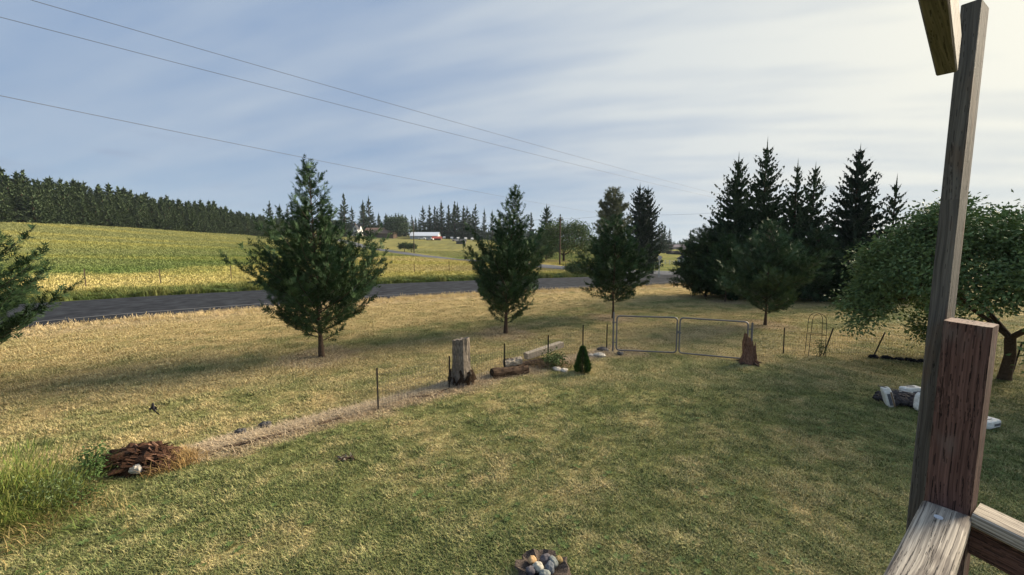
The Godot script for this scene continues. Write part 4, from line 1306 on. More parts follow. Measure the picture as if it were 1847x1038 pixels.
	for k in [[8.47, -8.88, 0.16, 0.44, 0.30, -0.5, 0.28, "white sack standing on edge at the left of the stone heap"], [9.55, -9.45, 0.50, 0.26, 0.22, 0.12, 0.0, "white sack lying behind the stone heap"], [9.02, -8.62, 0.36, 0.40, 0.16, 0.1, -0.15, "white sack leaning in front of the stone heap, partly behind the deck post"], [9.50, -7.86, 0.46, 0.17, 0.32, 0.3, 0.0, "white sack lying alone right of the deck post"]]:
		var b := thing("cement_sack", k[7], "sack", on(k[0], k[1]), k[5], "white sacks about the fire pit")
		s = Shape.new()
		s.blob(Vector3(0, k[3] / 2, 0), Vector3(k[2], k[3], k[4]) * 0.5, nz, 0.10, 1.5, 12, 20, Basis(Vector3.BACK, k[6]), 0.42)
		obj("bag", s.mesh(), sack_paint, b)
		s = Shape.new()
		var tilt := Basis(Vector3.BACK, k[6])
		var mid := Vector3(0, k[3] / 2, 0)
		if k[2] < 0.2:
			s.box(mid + tilt * Vector3(0, -0.02, k[4] * 0.5 + 0.004), Vector3(k[2] * 0.35, k[3] * 0.6, 0.006), tilt)
			obj("print_panel", s.mesh(), print_ink, b)
			s = Shape.new()
			s.box(mid + tilt * Vector3(k[2] * 0.30, -0.02, k[4] * 0.49), Vector3(k[2] * 0.2, k[3] * 0.75, 0.012), tilt)
			obj("brown_edge", s.mesh(), brown, b)
		else:
			s.box(mid + tilt * Vector3(k[2] * 0.08, 0.02 * k[3], k[4] * 0.5 + 0.002), Vector3(k[2] * 0.42, k[3] * 0.28, 0.006), tilt)
			obj("print_panel", s.mesh(), print_ink, b)
			s = Shape.new()
			for q in 3: s.box(mid + tilt * Vector3(-0.02, k[3] * 0.5 + 0.002, (q - 1) * k[4] * 0.2), Vector3(k[2] * (0.5 - 0.1 * q), 0.005, 0.018), tilt)
			obj("print_line", s.mesh(), print_ink, b)
	t = thing("metal_rod", "thin rusty rod laid across the white sacks", "rod", on(8.25, -8.95))
	s = Shape.new()
	s.tube([Vector3(0.0, 0.47, 0.05), Vector3(0.85, 0.30, 0.22)], [0.009, 0.009], 6)
	obj("bar", s.mesh(), plain_mat(0.20, 0.17, 0.15, 0.7, 0.3), t)
	# black lumps along the fence
	t = thing("black_rubble", "row of black charred lumps along the right fence", "rubble", on(11.6, -12.92))
	for k in 34:
		var u := k / 33.0
		var o := obj("lump", pm[k % 4], plain_mat(0.018, 0.018, 0.019, 0.9) if k == 0 else t.get_child(0).material_override, t)
		o.position = Vector3(1.35 * u + rng.randfn(0, 0.03), 0.03 + absf(rng.randfn(0, 0.02)), 0.75 * u + rng.randfn(0, 0.05))
		o.rotation = Vector3(rng.randf(), rng.randf() * 6.0, rng.randf()); o.scale = Vector3.ONE * rng.randf_range(0.4, 0.8)
	# stump planter at the near edge
	t = thing("stump_planter", "low rotted stump ring at the bottom of the picture, stones inside", "stump", on(0.33, -4.08))
	s = Shape.new()
	snag(s, 0.15, 0.31, 0.26, 91, 0.035, Vector2(0.0, 0.05), 0.25, 0.45)
	obj("ring", s.mesh(), old_wood("dark_grey_wood", Color(0.13, 0.11, 0.10), Color(0.50, 0.45, 0.41), Vector3(6, 4, 6)), t)
	var tints := [[Color(0.62, 0.50, 0.36), Color(0.78, 0.66, 0.50), "tan"], [Color(0.26, 0.25, 0.27), Color(0.42, 0.41, 0.43), "slate grey"], [Color(0.62, 0.60, 0.54), Color(0.78, 0.76, 0.70), "cream"], [Color(0.40, 0.42, 0.41), Color(0.58, 0.60, 0.58), "pale grey"], [Color(0.42, 0.36, 0.24), Color(0.60, 0.52, 0.36), "ochre"], [Color(0.30, 0.32, 0.35), Color(0.46, 0.48, 0.50), "blue grey"]]
	var places := [[-0.105, -0.075, 0.058, 0, "round tan pebble at the back left of the stump planter"], [0.035, -0.085, 0.068, 1, "large slate grey pebble at the back of the stump planter"], [-0.045, 0.02, 0.066, 2, "cream pebble in the middle of the stump planter"], [0.125, -0.05, 0.06, 3, "pale grey upright pebble right of the slate one"], [0.185, -0.085, 0.052, 4, "ochre pebble at the right rim of the stump planter"], [0.075, 0.03, 0.062, 5, "blue grey pebble at the front of the stump planter"], [-0.13, 0.07, 0.06, 1, "slate grey pebble at the front left of the stump planter"], [0.01, 0.12, 0.06, 3, "pale grey pebble nearest the camera in the stump planter"]]
	for k in places:
		s = Shape.new()
		s.blob(Vector3.ZERO, Vector3(1.0, 0.72, 0.85) * k[2], nz, 0.34, 1.1, 12, 18, Basis(Vector3(0.3, 1, 0.2).normalized(), k[0] * 20.0))
		var o := obj("pebble", smooth(s), stone_mat("pebble_%d" % k[3], tints[k[3]][0], tints[k[3]][1]))
		o.position = on(0.33 + k[0], -4.08 + k[1], 0.155); tag(o, k[4], "pebble", "river pebbles in the stump planter")
	# bird
	t = thing("bird", "small dark bird flying low over the grass", "bird", Vector3(-7.35, 0.30, -8.05), 0.5)
	s = Shape.new()
	s.col = Color(1, 1, 1)
	s.tube([Vector3(0, 0.115, 0), Vector3(0, 0.09, 0.005), Vector3(0, 0.06, 0.01), Vector3(0, 0.0, 0.01), Vector3(0.01, -0.045, 0.0), Vector3(0.03, -0.10, -0.01)], [0.004, 0.018, 0.024, 0.033, 0.022, 0.007], 9)
	obj("body", s.mesh(), plain_mat(0.022, 0.022, 0.028, 0.6), t)
	for e in [-1.0, 1.0]:
		s = Shape.new()
		var sh := Vector3(0.02 * e, 0.04, 0.01)
		var el := Vector3(0.065 * e, 0.005, 0.03)
		var tp := Vector3(0.055 * e, -0.075, 0.0)
		s.quad(sh, el, el + Vector3(-0.02 * e, -0.04, 0), sh + Vector3(0, -0.05, 0)); s.tri(el, tp, el + Vector3(-0.022 * e, -0.04, 0))
		s.quad(sh + Vector3(0, 0, -0.008), sh + Vector3(0, -0.05, -0.008), el + Vector3(-0.02 * e, -0.04, -0.008), el + Vector3(0, 0, -0.008))
		obj("wing", s.mesh(), plain_mat(0.02, 0.02, 0.026, 0.6), t)
	s = Shape.new()
	for e in [-1.0, 1.0]: s.quad(Vector3(0.02, -0.085, 0), Vector3(0.04, -0.09, 0), Vector3(0.085 + 0.012 * e, -0.165, -0.01), Vector3(0.07 + 0.012 * e, -0.17, -0.012 + 0.004 * e))
	obj("tail", s.mesh(), plain_mat(0.02, 0.02, 0.026, 0.6), t)
# share normals between the faces of a blob
func smooth(s: Shape) -> ArrayMesh:
	var sum := {}
	for i in s.v.size():
		var k := (s.v[i] * 20000.0).round()
		sum[k] = sum.get(k, Vector3.ZERO) + s.n[i]
	for i in s.v.size(): s.n[i] = sum[(s.v[i] * 20000.0).round()].normalized()
	return s.mesh()
func plant(called: String, label: String, at: Vector3, tall: float, leaves: int, leaf: float, seed_: int, wide := 0.18, dark := Color(0.045, 0.085, 0.025), fresh := Color(0.105, 0.155, 0.045), stems := 4):
	var r := RandomNumberGenerator.new()
	r.seed = seed_
	var t := thing(called, label, "plant", at)
	var w := Shape.new()
	var s := Shape.new()
	var tips := []
	for k in stems:
		var a := k * 2.1 + r.randf()
		var tip := Vector3(cos(a) * wide * r.randf(), tall * r.randf_range(0.6, 1.0), sin(a) * wide * r.randf())
		w.tube([Vector3(0, -0.02, 0), tip * 0.5 + Vector3(0.02, 0, 0.01), tip], [0.008, 0.006, 0.003], 5)
		for j in 6: tips.append([tip * (0.35 + 0.13 * j), Vector3.UP])
	leaf_cloud(s, tips, maxi(1, leaves * 4 / tips.size()), wide * 0.75, leaf, dark, fresh, r)
	obj("stem", w.mesh(), bark_mat(), t)
	obj("leaves", s.mesh(), broadleaf_mat(), t)

func build_near_plants():
	var blade := leaf_mat(0.7, 0.15)
	# tall grass clump at the lower left
	var spots := []
	for i in 620:
		var a := rng.randf() * TAU
		var q := sqrt(rng.randf())
		var x := -7.05 + cos(a) * q * 0.95
		var z := -5.15 + sin(a) * q * 0.75
		var c := Color(0.095, 0.150, 0.030).lerp(Color(0.24, 0.22, 0.07), clampf(rng.randf() * 0.9 - 0.1, 0, 1))
		spots.append([on(x, z), c * rng.randf_range(0.85, 1.25), rng.randf() * TAU, rng.randf_range(0.8, 1.2), rng.randf_range(0.55, 1.15) * (1.15 - 0.6 * q)])
	scatter("tall_grass", "tall unmown green grass clump at the lower left corner", "grass", tuft(9, 0.07, 0.66, 0.0035, 0.55, 15, true), blade, spots)
	spots = []
	for i in 500:
		var x := -6.6 + rng.randfn(0, 0.5)
		var z := -4.95 + rng.randfn(0, 0.3)
		spots.append([on(x, z), (Color(0.30, 0.235, 0.10) if rng.randf() < 0.6 else Color(0.10, 0.135, 0.035)) * rng.randf_range(0.7, 1.2), rng.randf() * TAU, rng.randf_range(0.8, 1.3), rng.randf_range(0.4, 0.9)])
	scatter("tall_grass", "matted dry grass at the foot of the tall green clump", "grass", tuft(9, 0.09, 0.30, 0.004, 1.1, 16), blade, spots)
	plant("shrub_seedling", "young upright leafy shrub beside the rotten heap", on(-6.42, -5.90), 0.68, 170, 0.045, 81, 0.15, Color(0.035, 0.075, 0.025), Color(0.085, 0.140, 0.045), 3)
	plant("weed_clump", "low leafy weed with pale flower heads at the edge of the tall grass", on(-6.42, -5.35), 0.42, 190, 0.042, 82, 0.30, Color(0.045, 0.085, 0.028), Color(0.20, 0.24, 0.12), 6)
	plant("weed_clump", "dark leafy weed in front of the young upright shrub", on(-6.05, -5.40), 0.25, 110, 0.04, 83, 0.24, Color(0.038, 0.070, 0.022), Color(0.085, 0.125, 0.04), 5)
	plant("weed_clump", "leafy weed among the logs right of the dark log", on(1.25, -12.0), 0.32, 200, 0.07, 84, 0.30, Color(0.05, 0.09, 0.03), Color(0.11, 0.15, 0.05), 6)
	# broad-leaved weeds in the lawn
	var rosette := Shape.new()
	for k in 9:
		var a := k * TAU / 9 + 0.2 * sin(k * 3.0)
		var d := Vector3(cos(a), 0.25, sin(a))
		var w := Vector3(-sin(a), 0, cos(a)) * 0.016
		rosette.col = Color(1, 1, 1) * (0.8 + 0.05 * k)
		rosette.quad(Vector3.ZERO, d * 0.04 + w, d * 0.085 - Vector3(0, 0.008, 0), d * 0.04 - w)
	spots = []
	for i in 900:
		var d := 3.4 * pow(3.0, rng.randf())
		var x := rng.randf_range(-1.35 * d, 1.3 * d)
		if outside(x, -d) > -0.3 or noise_a.get_noise_2d(x * 2.0 + 90.0, d * 2.0) < -0.02: continue
		spots.append([on(x, -d, 0.02), Color(0.095, 0.140, 0.045) * rng.randf_range(0.8, 1.3), rng.randf() * TAU, rng.randf_range(0.35, 0.8), 0.8])
	scatter("lawn_weeds", "broad-leaved weeds scattered through the lawn", "weeds", rosette.mesh(), blade, spots)
	# straw along the fence
	spots = []
	for i in 6500:
		var t := rng.randf()
		var p := Vector2(-5.9, -6.45).lerp(Vector2(-1.2, -10.35), t) if rng.randf() < 0.75 else Vector2(-1.2, -10.35).lerp(Vector2(3.3, -13.6), t)
		var q := p + Vector2(0.65, 0.75) * rng.randfn(-0.05, 0.15)
		var c := PALE.lerp(BARE, clampf(rng.randfn(0.35, 0.35), 0, 1)) * rng.randf_range(0.8, 1.2)
		spots.append([on(q.x, q.y), c, rng.randf() * TAU, rng.randf_range(0.7, 1.4), rng.randf_range(0.6, 1.2)])
	scatter("straw_litter", "dry straw and dead grass strip along the fence line", "straw", tuft(8, 0.07, 0.16, 0.0035, 1.5, 18), blade, spots)
	spots = []
	for i in 170:
		var x := -5.60 + rng.randfn(0, 0.13)
		var z := -6.45 + rng.randfn(0, 0.14)
		spots.append([on(x, z), Color(0.42, 0.29, 0.12) * rng.randf_range(0.7, 1.2), rng.randf() * TAU, rng.randf_range(0.8, 1.2), rng.randf_range(0.5, 1.1)])
	for i in 160:
		var x := 1.0 + rng.randfn(0, 0.35)
		var z := -12.0 + rng.randfn(0, 0.2)
		spots.append([on(x, z), Color(0.30, 0.21, 0.11) * rng.randf_range(0.7, 1.2), rng.randf() * TAU, rng.randf_range(0.8, 1.2), rng.randf_range(0.5, 1.1)])
	scatter("straw_litter", "tufts of orange dead grass by the rotten heap and the timber", "straw", tuft(12, 0.06, 0.28, 0.004, 0.9, 19), blade, spots)

# ---------------------------------------------------------------- the corner of the deck
func build_deck():
	var out := Vector3(0.85, 0, -0.527).normalized()
	var left := Vector3(-0.527, 0, -0.85).normalized()
	var c := Vector3(1.224, 0, -1.022)
	var rail_y := EYE - 0.72
	var along := Vector3(0.80, 0, -0.60)
	var across := Vector3(-0.60, 0, -0.80)
	var red := wood_mat(wood_tex(3, Color(0.26, 0.19, 0.175), Color(0.47, 0.36, 0.33), Color(0.40, 0.365, 0.35), 0.28, 0.7, true, [Vector3(0.13, 0.30, 0.075), Vector3(0.16, 0.06, 0.02), Vector3(0.05, 0.62, 0.02)]), Vector3(2.2, 0.95, 1))
	var grey := wood_mat(wood_tex(4, Color(0.26, 0.255, 0.245), Color(0.45, 0.435, 0.415), Color(0.40, 0.32, 0.265), 0.18, 0.6, false), Vector3(2.6, 0.8, 1))
	var silver := wood_mat(wood_tex(5, Color(0.38, 0.355, 0.33), Color(0.84, 0.80, 0.73), Color(0.34, 0.31, 0.29), 0.26, 0.9, false, [Vector3(0.08, 0.72, 0.04)]), Vector3(3.0, 0.9, 1))
	var t := thing("deck_post", "short reddish brown square deck post with a knot near its top", "post", c + (out + left) * 0.0445)
	var s := Shape.new()
	s.timber(Vector3(0, -0.02, 0), Vector3.UP, left, EYE - 0.205 + 0.02, 0.089, 0.089, 0.009, 0.06)
	obj("shaft", s.mesh(), red, t)
	t = thing("deck_post", "tall weathered grey post rising past the top of the picture beside the short post", "post", c + out * (0.089 + 0.0455) + left * 0.119)
	s = Shape.new()
	s.timber(Vector3(0, -0.02, 0), Vector3.UP, left, EYE + 0.655 + 0.02, 0.038, 0.089, 0.003)
	obj("shaft", s.mesh(), grey, t)
	t = thing("deck_beam", "dark horizontal board fixed to the top of the tall post", "board", Vector3(1.105, EYE + 0.435, -1.085))
	s = Shape.new()
	s.timber(Vector3(0, 0.0445, 0), Vector3(-0.75, 0, 0.66), Vector3(-0.66, 0, -0.75), 2.2, 0.038, 0.089, 0.003, 0.0, Vector2(0.17, 0.3))
	obj("board", s.mesh(), grey, t)
	t = thing("deck_rail", "weathered silver grey rail running from the bottom edge to the short post", "railing", c - out * 0.002 + left * 0.042 + Vector3(0, rail_y - 0.019, 0))
	s = Shape.new()
	s.timber(Vector3.ZERO, -along, across, 2.4, 0.095, 0.038, 0.006)
	obj("cap", s.mesh(), silver, t)
	s = Shape.new()
	s.timber(Vector3(0, -0.019 - 0.047, 0), -along, Vector3.UP, 2.4, 0.089, 0.038, 0.003, 0.0, Vector2(0.1, 0.2))
	obj("under_board", s.mesh(), red, t)
	s = Shape.new()
	s.tube([-out * 0.075 + Vector3(0, 0.0185, 0), -out * 0.075 + Vector3(0, 0.0215, 0)], [0.009, 0.009], 14)
	obj("nail_head", s.mesh(), plain_mat(0.62, 0.66, 0.72, 0.4, 0.2), t)
	for k in 6:
		s = Shape.new()
		s.timber(-along * (0.22 + 0.13 * k) + Vector3(0, -0.95, 0), Vector3.UP, left, 0.88, 0.034, 0.034, 0.003)
		obj("baluster", s.mesh(), red, t)
	# the second rail goes right and down: the stair's
	var right := (-left + Vector3(0, -0.16, 0)).normalized()
	t = thing("deck_rail", "grey handrail leaving the short post to the right with a dark board under it", "railing", c + out * 0.045 - left * 0.002 + Vector3(0, rail_y - 0.008, 0))
	s = Shape.new()
	s.timber(Vector3.ZERO, right, out, 2.0, 0.089, 0.038, 0.004, 0.0, Vector2(0.3, 0.1))
	obj("cap", s.mesh(), silver, t)
	s = Shape.new()
	s.timber(Vector3(0, -0.019 - 0.0445, 0), right, Vector3.UP, 2.0, 0.089, 0.038, 0.003)
	obj("under_board", s.mesh(), red, t)
	for k in 6:
		s = Shape.new()
		var p := right * (0.17 + 0.13 * k)
		s.timber(p + Vector3(0, -0.90, 0), Vector3.UP, out, 0.82, 0.034, 0.034, 0.003)
		obj("baluster", s.mesh(), red, t)

# ---------------------------------------------------------------- roadside and farm
func wire(label: String, a: Vector3, b: Vector3, sag: float, rad: float):
	var s := Shape.new()
	var pts := []
	var rr := []
	for i in 33:
		var t := i / 32.0
		pts.append(a.lerp(b, t) - a - Vector3(0, sag * 4.0 * t * (1.0 - t), 0)); rr.append(rad)
	s.tube(pts, rr, 5)
	var o := obj("overhead_wire", s.mesh(), plain_mat(0.10, 0.105, 0.115, 0.6))
	o.position = a
	tag(o, label, "wire", "overhead wires")
func utility_pole(label: String, at: Vector3, h: float, turn: float, r := 0.14) -> Node3D:
	var t := thing("utility_pole", label, "pole", at, turn, "utility poles")
	var s := Shape.new()
	s.tube([Vector3(0, -0.3, 0), Vector3(0, h * 0.5, 0), Vector3(0, h, 0)], [r * 1.25, r, r * 0.8], 10)
	obj("shaft", s.mesh(), mats_weathered(), t)
	s = Shape.new()
	s.box(Vector3(0, h - 0.55, r * 0.9 + 0.05), Vector3(1.5, 0.11, 0.09))
	obj("crossarm", s.mesh(), mats_weathered(), t)
	for x in [-0.65, 0.0, 0.65]:
		s = Shape.new()
		var y := h - 0.49 if x != 0.0 else h
		s.tube([Vector3(x, y, r * 0.9 + 0.05 if x else 0.0), Vector3(x, y + 0.14, r * 0.9 + 0.05 if x else 0.0)], [0.05, 0.035], 8)
		obj("insulator", s.mesh(), plain_mat(0.35, 0.35, 0.36, 0.4), t)
	return t
func gable_house(t: Node3D, at: Vector3, size: Vector3, rise: float, wall: Material, roof: Material, wall_name := "wall", roof_name := "roof", turned := false, eave := 0.4):
	var s := Shape.new()
	var h := size * 0.5
	var b := Basis(Vector3.UP, PI / 2 if turned else 0.0)
	s.box(at + Vector3(0, h.y - 0.4, 0), Vector3(size.x, size.y + 0.8, size.z), b)
	for e in [-1.0, 1.0]:
		var p0: Vector3 = at + b * Vector3(h.x * e, size.y, -h.z)
		var p1: Vector3 = at + b * Vector3(h.x * e, size.y, h.z)
		s.tri(p0, p1, at + b * Vector3(h.x * e, size.y + rise, 0))
	obj(wall_name, s.mesh(), wall, t)
	s = Shape.new()
	for e in [-1.0, 1.0]:
		var run := h.z + eave
		var drop := rise * eave / h.z
		var a0: Vector3 = at + b * Vector3(-h.x - eave, size.y - drop + 0.12, run * e)
		var a1: Vector3 = at + b * Vector3(h.x + eave, size.y - drop + 0.12, run * e)
		var r0: Vector3 = at + b * Vector3(-h.x - eave, size.y + rise + 0.12, 0)
		var r1: Vector3 = at + b * Vector3(h.x + eave, size.y + rise + 0.12, 0)
		var th := Vector3(0, -0.14, 0)
		s.quad(a0, a1, r1, r0); s.quad(a0 + th, r0 + th, r1 + th, a1 + th)
		s.quad(a0, a0 + th, a1 + th, a1); s.quad(a0, r0, r0 + th, a0 + th); s.quad(a1, a1 + th, r1 + th, r1)
	obj(roof_name, s.mesh(), roof, t)
func pane(t: Node3D, at: Vector3, w: float, h: float, face: Vector3, called := "window"):
	var b := Basis(Vector3.UP, atan2(face.x, face.z))
	var s := Shape.new()
	s.box(at, Vector3(w, h, 0.12), b)
	var f := obj(called, s.mesh(), plain_mat(0.6, 0.6, 0.58), t)
	s = Shape.new()
	s.box(at + face * 0.05, Vector3(w - 0.22, h - 0.22, 0.06), b)
	obj("glass", s.mesh(), plain_mat(0.03, 0.035, 0.045, 0.1), f)
func build_farm():
	var white := plain_mat(0.72, 0.72, 0.72)
	var slate := plain_mat(0.05, 0.052, 0.062, 0.8)
	var rust := plain_mat(0.24, 0.155, 0.115, 0.8)
	var metal := plain_mat(0.62, 0.66, 0.72, 0.45)
	var brown := plain_mat(0.115, 0.080, 0.060)
	# white farmhouse
	var t := thing("farmhouse", "white gabled farmhouse with a dark roof far up the side road", "house", on(-97.5, -252))
	gable_house(t, Vector3.ZERO, Vector3(9.5, 3.2, 7.0), 3.4, white, slate)
	gable_house(t, Vector3(-4.6, 0, 2.4), Vector3(7.0, 3.2, 3.8), 2.7, white, slate, "wing_wall", "wing_roof", true)
	gable_house(t, Vector3(3.2, 2.6, 2.4), Vector3(5.0, 1.4, 2.8), 2.0, white, slate, "dormer_wall", "dormer_roof", true, 0.25)
	pane(t, Vector3(3.2, 3.9, 4.95), 1.0, 1.6, Vector3(0, 0, 1)); pane(t, Vector3(-4.6, 1.7, 5.95), 1.3, 1.5, Vector3(0, 0, 1)); pane(t, Vector3(0.6, 1.6, 3.55), 1.3, 1.4, Vector3(0, 0, 1)); pane(t, Vector3(-1.4, 1.15, 3.55), 1.0, 2.1, Vector3(0, 0, 1), "door")
	var s := Shape.new()
	s.box(Vector3(1.5, 6.9, 0.3), Vector3(0.7, 1.5, 0.7))
	obj("chimney", s.mesh(), brown, t)
	# brown barns
	t = thing("barn", "long low brown-roofed open barn right of the farmhouse", "barn", on(-75.5, -240))
	gable_house(t, Vector3.ZERO, Vector3(14.0, 2.4, 6.5), 1.9, brown, rust)
	s = Shape.new()
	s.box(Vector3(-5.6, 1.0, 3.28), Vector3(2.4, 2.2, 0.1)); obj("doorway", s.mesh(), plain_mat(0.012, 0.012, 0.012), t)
	t = thing("barn", "smaller brown roof showing behind the long low barn", "barn", on(-83.5, -252))
	gable_house(t, Vector3.ZERO, Vector3(11.0, 3.2, 6.0), 1.8, brown, rust)
	t = thing("barn", "pale metal-roofed barn right of the huge round tree", "barn", on(-51.5, -244))
	gable_house(t, Vector3.ZERO, Vector3(16.0, 1.7, 9.0), 2.1, plain_mat(0.4, 0.42, 0.44), metal)
	t = thing("farm_shed", "low red-roofed shed at the right end of the metal barn", "shed", on(-42.0, -230))
	gable_house(t, Vector3.ZERO, Vector3(4.6, 1.1, 3.4), 0.9, brown, plain_mat(0.42, 0.10, 0.075, 0.7))
	t = thing("field_shelter", "small dark field shelter in the far pasture", "shelter", on(-24.0, -193))
	gable_house(t, Vector3.ZERO, Vector3(4.2, 1.4, 3.0), 0.7, plain_mat(0.10, 0.10, 0.095), plain_mat(0.15, 0.15, 0.15))
	# vehicles by the barns
	for k in [[-51.2, -233, 0.2, Color(0.68, 0.68, 0.68), "white parked car left of the red-roofed shed"], [-45.2, -226, -0.3, Color(0.55, 0.50, 0.46), "pale parked pickup in front of the red-roofed shed"], [-30.5, -222, 0.1, Color(0.62, 0.48, 0.36), "tan parked car alone on the far pasture"]]:
		var v := thing("parked_car", k[4], "car", on(k[0], k[1]), k[2])
		s = Shape.new()
		s.blob(Vector3(0, 0.65, 0), Vector3(2.2, 0.42, 0.9), noise_c, 0.0, 1.0, 8, 14, Basis(), 0.4)
		obj("body", s.mesh(), plain_mat(k[3].r, k[3].g, k[3].b, 0.3), v)
		s = Shape.new()
		s.blob(Vector3(-0.2, 1.15, 0), Vector3(1.15, 0.42, 0.78), noise_c, 0.0, 1.0, 8, 12, Basis(), 0.5)
		obj("cabin", s.mesh(), plain_mat(0.06, 0.07, 0.08, 0.2), v)
		for x in [-1.3, 1.35]:
			for z in [-0.8, 0.8]:
				s = Shape.new()
				s.tube([Vector3(x, 0.33, z - 0.1), Vector3(x, 0.33, z + 0.1)], [0.33, 0.33], 12)
				obj("wheel", s.mesh(), plain_mat(0.02, 0.02, 0.02), v)
	for k in [[-43.4, -262, "first small white bale from the left in front of the fir clump"], [-38.5, -262, "second small white bale in front of the fir clump"], [-34.0, -258, "third small white bale in front of the fir clump"], [-28.5, -252, "fourth small white bale in front of the fir clump"], [-24.0, -248, "small white bale farthest right in front of the fir clump"]]:
		var v := thing("hay_bale", k[2], "bale", on(k[0], k[1]), 0.4, "white bales in the far pasture")
		s = Shape.new()
		s.tube([Vector3(-0.8, 0.75, 0), Vector3(-0.75, 0.75, 0), Vector3(0.75, 0.75, 0), Vector3(0.8, 0.75, 0)], [0.68, 0.75, 0.75, 0.68], 14)
		obj("wrap", s.mesh(), white, v)
	# small white shed to the right with its paddock rails
	t = thing("garden_shed", "little white shed with a dark roof in the meadow left of the grove", "shed", on(46.5, -110))
	gable_house(t, Vector3.ZERO, Vector3(2.6, 1.7, 2.6), 0.8, white, slate, "wall", "roof", true, 0.25)
	s = Shape.new()
	s.box(Vector3(0, 0.8, 1.32), Vector3(0.8, 1.6, 0.06)); obj("door", s.mesh(), plain_mat(0.30, 0.40, 0.55), t)
	t = thing("paddock_fence", "low whitish paddock rails beside the little white shed", "fence", on(39.0, -110))
	var first := t.position
	for k in 6:
		var p := on(39.0 + k * 1.15, -110 + k * 0.1) - first
		s = Shape.new()
		s.box(p + Vector3(0, 0.55, 0), Vector3(0.11, 1.2, 0.11)); obj("post", s.mesh(), plain_mat(0.5, 0.5, 0.48), t)
		if k < 5:
			var q := on(39.0 + (k + 1) * 1.15, -110 + (k + 1) * 0.1) - first
			for y in [0.45, 0.95]:
				s = Shape.new()
				s.box((p + q) / 2 + Vector3(0, y, 0.075), Vector3(1.14, 0.10, 0.035)); obj("rail", s.mesh(), plain_mat(0.5, 0.5, 0.48), t)
	t = thing("white_fence", "white solid fence right of the little shed, running behind the grove", "fence", on(48.6, -109.5))
	for k in 4:
		s = Shape.new()
		s.box(Vector3(0.6 + k * 1.25, 0.6, 0), Vector3(1.22, 1.2, 0.05)); obj("panel", s.mesh(), white, t)
	t = thing("village_house", "long low house far off in front of the blue hills", "house", on(170, -430))
	gable_house(t, Vector3.ZERO, Vector3(22.0, 2.6, 8.0), 2.2, plain_mat(0.25, 0.20, 0.18), plain_mat(0.24, 0.20, 0.21))
	t = thing("brush_pile", "dark brush pile in the meadow left of the little white shed", "brush", on(73.0, -184))
	s = Shape.new()
	s.blob(Vector3(0, 0.3, 0), Vector3(3.2, 1.3, 2.0), noise_c, 0.6, 0.8, 8, 14); s.blob(Vector3(5.0, 0.2, 0), Vector3(2.0, 0.9, 1.5), noise_c, 0.6, 0.8, 8, 14)
	obj("branches", s.mesh(), plain_mat(0.045, 0.040, 0.035), t)
	# road sign and marker by the junction
	t = thing("road_sign", "back of a small road sign on a pale post at the junction", "sign", on(14.9, -41.2), 0.25)
	s = Shape.new()
	s.box(Vector3(0, 0.98, 0), Vector3(0.09, 2.1, 0.05)); obj("post", s.mesh(), plain_mat(0.55, 0.54, 0.50), t)
	s = Shape.new()
	var oct := []
	for k in 9: oct.append(Vector2(cos(TAU * (k + 0.5) / 8), sin(TAU * (k + 0.5) / 8)) * 0.24)
	for k in 8:
		for z in [0.03, 0.045]:
			if z > 0.04: s.tri(Vector3(0, 2.0, z), Vector3(oct[k].x, 2.0 + oct[k].y, z), Vector3(oct[k + 1].x, 2.0 + oct[k + 1].y, z))
			else: s.tri(Vector3(0, 2.0, z), Vector3(oct[k + 1].x, 2.0 + oct[k + 1].y, z), Vector3(oct[k].x, 2.0 + oct[k].y, z))
		s.quad(Vector3(oct[k].x, 2.0 + oct[k].y, 0.03), Vector3(oct[k + 1].x, 2.0 + oct[k + 1].y, 0.03), Vector3(oct[k + 1].x, 2.0 + oct[k + 1].y, 0.045), Vector3(oct[k].x, 2.0 + oct[k].y, 0.045))
	obj("plate", s.mesh(), plain_mat(0.45, 0.46, 0.47, 0.5, 0.4), t)
	t = thing("marker_post", "short dark post beside the road sign at the junction", "post", on(15.3, -44.3))
	s = Shape.new()
	s.box(Vector3(0, 0.4, 0), Vector3(0.2, 1.0, 0.2)); s.box(Vector3(0, 0.94, 0), Vector3(0.14, 0.08, 0.14))
	obj("shaft", s.mesh(), plain_mat(0.03, 0.03, 0.03), t)
	t = thing("bare_stake", "thin dark stake leaning under the left end of the grove", "stake", on(12.6, -26.6))
	s = Shape.new()
	s.tube([Vector3(0.25, -0.05, 0), Vector3(-0.25, 0.8, 0)], [0.02, 0.018], 6); obj("rod", s.mesh(), mats_weathered(), t)
	# poles and wires
	var pa := utility_pole("utility pole in the pasture beside the side road", on(-32.3, -134.8), 10.6, -0.9)
	var pb := utility_pole("nearer utility pole beside the round broadleaf tree", on(8.4, -71.6), 8.3, -0.6)
	var pc := utility_pole("farthest utility pole, behind the largest cypress near the farmhouse", on(-103, -226), 9.5, -0.9)
	var pd := utility_pole("utility pole hidden behind the grove where the high wires end", on(38.6, -66), 10.6, 0.8)
	var pf := on(16.0, -63)
	wire("upper of the two parallel high wires crossing the sky", Vector3(-37.0, 11.2, 11.9), Vector3(39.0, 10.4, -66.2), 0.55, 0.0085)
	wire("lower of the two parallel high wires crossing the sky", Vector3(-37.6, 10.7, 11.4), Vector3(38.2, 10.0, -65.8), 0.55, 0.0085)
	wire("single lower wire passing behind the tip of the largest cypress", Vector3(-37.4, 9.2, 23.0), Vector3(16.0, 8.2, -63.0), 0.75, 0.009)
	var top := func(p: Node3D, h: float) -> Vector3: return p.position + Vector3(0, h, 0)
	wire("upper far wire between the farmhouse pole and the pasture pole", top.call(pc, 9.4), top.call(pa, 10.5), 1.2, 0.03)
